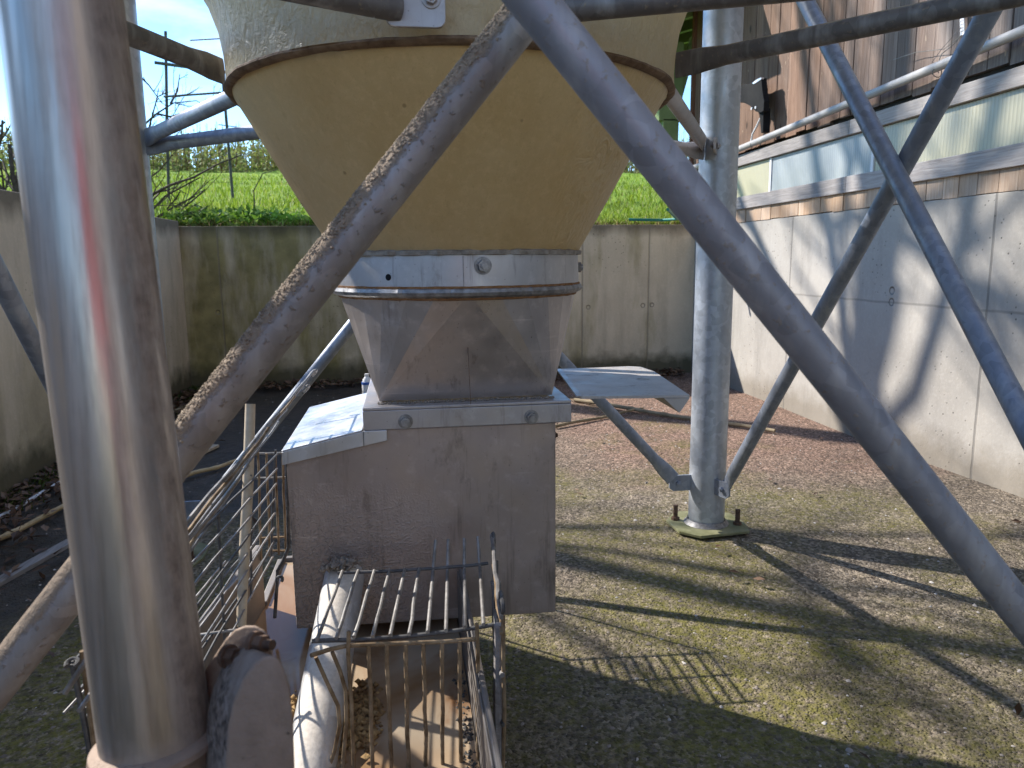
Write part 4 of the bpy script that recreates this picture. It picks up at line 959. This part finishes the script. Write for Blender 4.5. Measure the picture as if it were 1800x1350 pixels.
MB().prism([onX(x, y, Xf-.003) for x, y in ((1322, 146), (1331, 139), (1338, 136), (1338, 139), (1331, 144), (1324, 148))], (.02, 0, 0)).build('visor', 'sheet_bright', fl, False)
MB().tube([onX(x, y, WR-.03) for x, y in ((1340, 190), (1338, 205), (1330, 222), (1323, 235), (1320, 250))], .007, 8).build('cable', 'white_plastic', fl)
for px, py in ((1322, 191), (1329, 189)):
    p = onX(px, py, Xf); MB().tube([p, p-Vector((.006, 0, 0))], .009, 12).build('screw', 'white_plastic', fl)
p, q = onX(1690, -20, WR-.006), onX(1692, 58, WR-.006)
ch = MB()
for k in range(14):
    c = p.lerp(q, k/13); ch.obox(c, (.002, 0, 0), (0, .012, 0), (0, 0, .009))
o = ch.build('hanging_strap', 'white_plastic', None, False); tag(o, 'white perforated strap hanging on the grey barn boards', 'strap')
o = MB().tube([onX(x, y, WR-.012) for x, y in ((1690, 62), (1676, 78), (1655, 95), (1646, 118), (1650, 128))], .0022, 6).tube([onX(x, y, WR-.012) for x, y in ((1690, 62), (1660, 86), (1610, 92), (1570, 105))], .0016, 6).build('loose_wire', 'wire')
tag(o, 'thin loose wire trailing from the white strap across the barn boards', 'wire')
# green hose on the wall top, and a hanging green line near the barn corner
o = MB().tube([onZ(x, y, z) for x, y, z in ((1105, 386, 1.31), (1140, 386.5, 1.305), (1165, 387, 1.305), (1190, 385, 1.305), (1180, 374, 1.33), (1174, 368, 1.34))], .011, 10)
o = o.build('garden_hose', 'green_hose'); tag(o, 'green garden hose lying on top of the back wall', 'hose')
p = onY(1194, 150, 6.6); q = onY(1190, 250, 6.6)
o = MB().tube([p+(p-q)*.4, p, q, q+(q-p)*1.2], .010, 8).build('rope', 'green_hose'); tag(o, 'dark green line hanging from the barn eave', 'rope')

# ------------------------------------------------------------------ trellis poles in the meadow
def pole(px, pyb, pyt, Y, bars, label):
    b = ray(px, pyb); b = CAM+b*(Y/b.y); t_ = CAM+ray(*pyt)*(Y/ray(*pyt).y)
    zt = float(terr(b.x, b.y))-.1
    root = thing('trellis_pole', label, 'pole', (b.x, b.y, zt), 'trellis poles in the meadow')
    MB().tube([(b.x, b.y, zt), tuple(b.lerp(t_, .5)), tuple(t_)], .016*Y/9, 8).build('post', 'pole', root)
    for (xa, ya, xb, yb, ra) in bars:
        A = CAM+ray(xa, ya)*((Y-.04)/ray(xa, ya).y); B = CAM+ray(xb, yb)*((Y-.04)/ray(xb, yb).y)
        MB().tube([A, B], ra*Y/9, 6).build('crossbar', 'pole', root)
pole(296, 362, (291, 55), 9.0, [(272, 110, 420, 130, .017), (288, 170, 430, 160, .011)], 'tall thin trellis pole with two crossbars, nearer the filling pipe')
pole(410, 355, (391, 130), 9.6, [(384, 219, 450, 228, .005), (334, 71, 420, 66, .006)], 'tall thin trellis pole with one low crossbar, beside the silo cone')

# ------------------------------------------------------------------ trees and shrubs
def grow(mb, r, p, d, L, rad, depth, spread=.6, up=.12, kids=3, taper=.62):
    pts = [Vector(p)]; rs = [rad]; d = Vector(d).normalized(); n = 5; q = Vector(p)
    for i in range(n):
        d = (d+Vector((r.gauss(0, .13), r.gauss(0, .13), r.gauss(0, .10)+up*.4))).normalized()
        q = q+d*L/n; pts.append(q.copy()); rs.append(rad*(1-(1-taper)*(i+1)/n))
    mb.tube(pts, rs, 6 if rad > .02 else 4, caps=False)
    if depth <= 0: return
    for k in range(kids+(1 if depth > 2 else 0)):
        t_ = r.uniform(.3, 1.0); i = min(n, max(1, int(t_*n))); b = pts[i]
        ax = d.cross(Vector((r.gauss(0, 1), r.gauss(0, 1), r.gauss(0, 1)))).normalized()
        nd = (d+ax*r.uniform(.5, 1.2)*spread*1.4+Vector((0, 0, up))).normalized()
        grow(mb, r, b, nd, L*r.uniform(.5, .8), rs[i]*r.uniform(.45, .7), depth-1, spread, up, kids, taper)
def tree(name, base, h, r0, seed, label, cat='tree', group=None, lean=(0, 0), depth=4, first=.45, n=15, taper=.72):
    r = random.Random(seed); root = thing(name, label, cat, tuple(base), group)
    base = Vector(base); pts = []; rs = []
    for k in range(9):
        s = k/8; pts.append(base+Vector((lean[0]*s+r.gauss(0, .03)*s, lean[1]*s+r.gauss(0, .03)*s, h*s-.1))); rs.append(r0*(1-taper*s))
    MB().tube(pts, rs, 12).build('trunk', 'bark', root)
    mb = MB()
    for k in range(n):
        s = first+(1-first)*k/(n-1); i = min(8, int(s*8)); a = k*2.4+r.uniform(-.4, .4)
        grow(mb, r, pts[i], (math.cos(a), math.sin(a), r.uniform(.35, .9)), h*.30*(1.25-s*.6), rs[i]*.4, depth-1, .6, .15)
    mb.build('crown', 'twig', root)
    return root
# bare tree beyond the left wall whose shadow falls on the barn wall
sh = Vector((WR, 3.74, .3))+sdir*9.0
tree('bare_tree', (sh.x, sh.y, float(terr(sh.x, sh.y))), 10.4, .16, 12, 'tall leafless tree beyond the left wall, its trunk behind the filling pipe', 'tree', first=.42, n=26, taper=.5)
sh2 = Vector((1.3, 1.7, 0.))+sdir*9.5
tree('bare_tree', (sh2.x, sh2.y, 1.2), 8.8, .10, 5, 'smaller leafless tree beyond the left wall, outside the picture', 'tree', first=.4, n=20, depth=5)
def shrub(px, py, Y, h, seed, label, n=7, depth=3, tilt=.6, r0=.012):
    p = ray(px, py); p = CAM+p*(Y/p.y); p.z = float(terr(p.x, p.y))-.05 if p.y > 6.35 else 1.25
    root = thing('bare_shrub', label, 'shrub', tuple(p), 'leafless shrubs along the walls')
    r = random.Random(seed); mb = MB()
    for k in range(n):
        a = r.uniform(0, 6.28); grow(mb, r, p+Vector((r.uniform(-.1, .1), r.uniform(-.1, .1), 0)), (math.cos(a)*tilt, math.sin(a)*tilt, 1), h*r.uniform(.6, 1), r0*r.uniform(.7, 1.2), depth, .6, .05, 2)
    mb.build('branches', 'twig', root)
shrub(15, 330, 7.2, 1.0, 3, 'dark leafless shrub on the bank at the far left edge', 9, 3, .5, .028)
shrub(262, 385, 6.75, .62, 14, 'sprawling leafless shrub overhanging the back wall corner, beside the pipe', 8, 3, 1.1, .011)
o_pts = [onY(x, y, 6.7) for x, y in ((262, 345), (300, 325), (340, 312), (380, 290), (425, 272))]
root = thing('bare_branch', 'single dark bare branch reaching over the meadow from the wall corner', 'branch', tuple(o_pts[0]))
MB().tube(o_pts, [.014, .011, .009, .007, .004], 7).tube([onY(x, y, 6.72) for x, y in ((258, 380), (290, 345), (340, 318), (352, 312))], [.01, .008, .006, .004], 6).tube([onY(x, y, 6.8) for x, y in ((448, 372), (446, 335), (462, 305), (488, 298))], [.006, .005, .004, .003], 6).build('branch_wood', 'twig', root)
r9 = random.Random(77); mb9 = MB()
for pl in ([(232, 120), (262, 150), (285, 182)], [(225, 250), (258, 215), (275, 200), (305, 181), (345, 177), (372, 190)], [(240, 265), (262, 225), (274, 180), (279, 155)], [(275, 200), (300, 205), (325, 196)], [(245, 290), (275, 262), (300, 250), (318, 228)], [(240, 205), (258, 228), (268, 240)], [(300, 182), (312, 160), (316, 130)], [(240, 330), (280, 300), (312, 262)], [(240, 380), (272, 340), (308, 330), (330, 342)]):
    P9 = [onY(x, y, 6.75+.1*(k % 2)) for k, (x, y) in enumerate(pl)]
    mb9.tube(P9, [.010-.0075*k/(len(P9)-1) for k in range(len(P9))], 6)
    for k in range(6):
        i = r9.randrange(1, len(P9)); b = P9[i-1].lerp(P9[i], r9.random()); grow(mb9, r9, b, (r9.gauss(.3, .6), r9.gauss(0, .4), r9.gauss(.3, .6)), r9.uniform(.08, .24), .0032, 1, .6, .1, 2)
root9 = thing('bare_shrub', 'leafless shrub with fine budding twigs against the sky, just right of the filling pipe', 'shrub', tuple(onY(240, 390, 6.75)), 'leafless shrubs along the walls')
mb9.build('branches', 'twig', root9)
shrub(445, 372, 6.6, .28, 21, 'tiny leafless shrub on the bank beside the silo cone', 3, 2, .8, .004)

# ------------------------------------------------------------------ person taking the picture (mirrored in the steel)
def person():
    root = thing('person', 'person in a red jacket and dark trousers standing behind the camera', 'person', (.12, -.52, 0))
    o_ = Vector(root['_o'])
    def skin(name, V, E, rad, mat):
        me = bpy.data.meshes.new(name); me.from_pydata([tuple(v) for v in V], E, []); ob = bpy.data.objects.new(name, me); COL.objects.link(ob); ob.parent = root
        s = ob.modifiers.new('skin', 'SKIN'); 
        for k, rr in enumerate(rad): me.skin_vertices[0].data[k].radius = rr if isinstance(rr, tuple) else (rr, rr)
        me.skin_vertices[0].data[0].use_root = True
        ss = ob.modifiers.new('sub', 'SUBSURF'); ss.levels = 2; ss.render_levels = 2; me.materials.append(mat); return ob
    V = [(0, 0, .92), (0, .01, 1.08), (0, .02, 1.28), (0, .01, 1.40), (0, .02, 1.47), (.17, 0, 1.38), (-.17, 0, 1.38), (.25, -.02, 1.12), (-.25, -.02, 1.12), (.17, .10, .95), (-.17, .10, .95), (0, .03, 1.54), (0, .05, 1.63), (0, .03, 1.70), (.09, 0, .85), (-.09, 0, .85), (.10, .01, .48), (-.10, .01, .48), (.10, -.02, .08), (-.10, -.02, .08), (.10, .14, .04), (-.10, .14, .04)]
    E_ = [(0, 1), (1, 2), (2, 3), (3, 4), (3, 5), (3, 6), (5, 7), (6, 8), (7, 9), (8, 10), (4, 11), (11, 12), (12, 13), (0, 14), (0, 15), (14, 16), (15, 17), (16, 18), (17, 19), (18, 20), (19, 21)]
    rad = [.15, .15, .16, .12, .06, .075, .075, .058, .058, .045, .045, .075, .095, .07, .09, .09, .065, .065, .045, .045, .04, .04]
    a = NT('person_cloth', .8, 0, .2); x, y, z = a.xyz()
    red = a.mapr(z, .90, .91); skin_ = a.mapr(z, 1.485, 1.49); shoe = a.mapr(z, .10, .09)
    c = a.mix(red, (.03, .035, .06), (.36, .05, .05)); c = a.mix(skin_, c, (.55, .33, .24)); c = a.mix(shoe, c, (.03, .02, .015))
    b = skin('body', V, E_, rad, a.out(c, a.bump(a.noise(18, 4), .3, .01)))
    MB().lathe([(.105, 1.64+0), (.112, 1.68), (.10, 1.73), (.06, 1.765), (.001, 1.775)], (o_.x, o_.y+.03), 24).build('cap', 'black', root)
person()
for o in bpy.data.objects:
    if '_o' in o: del o['_o']
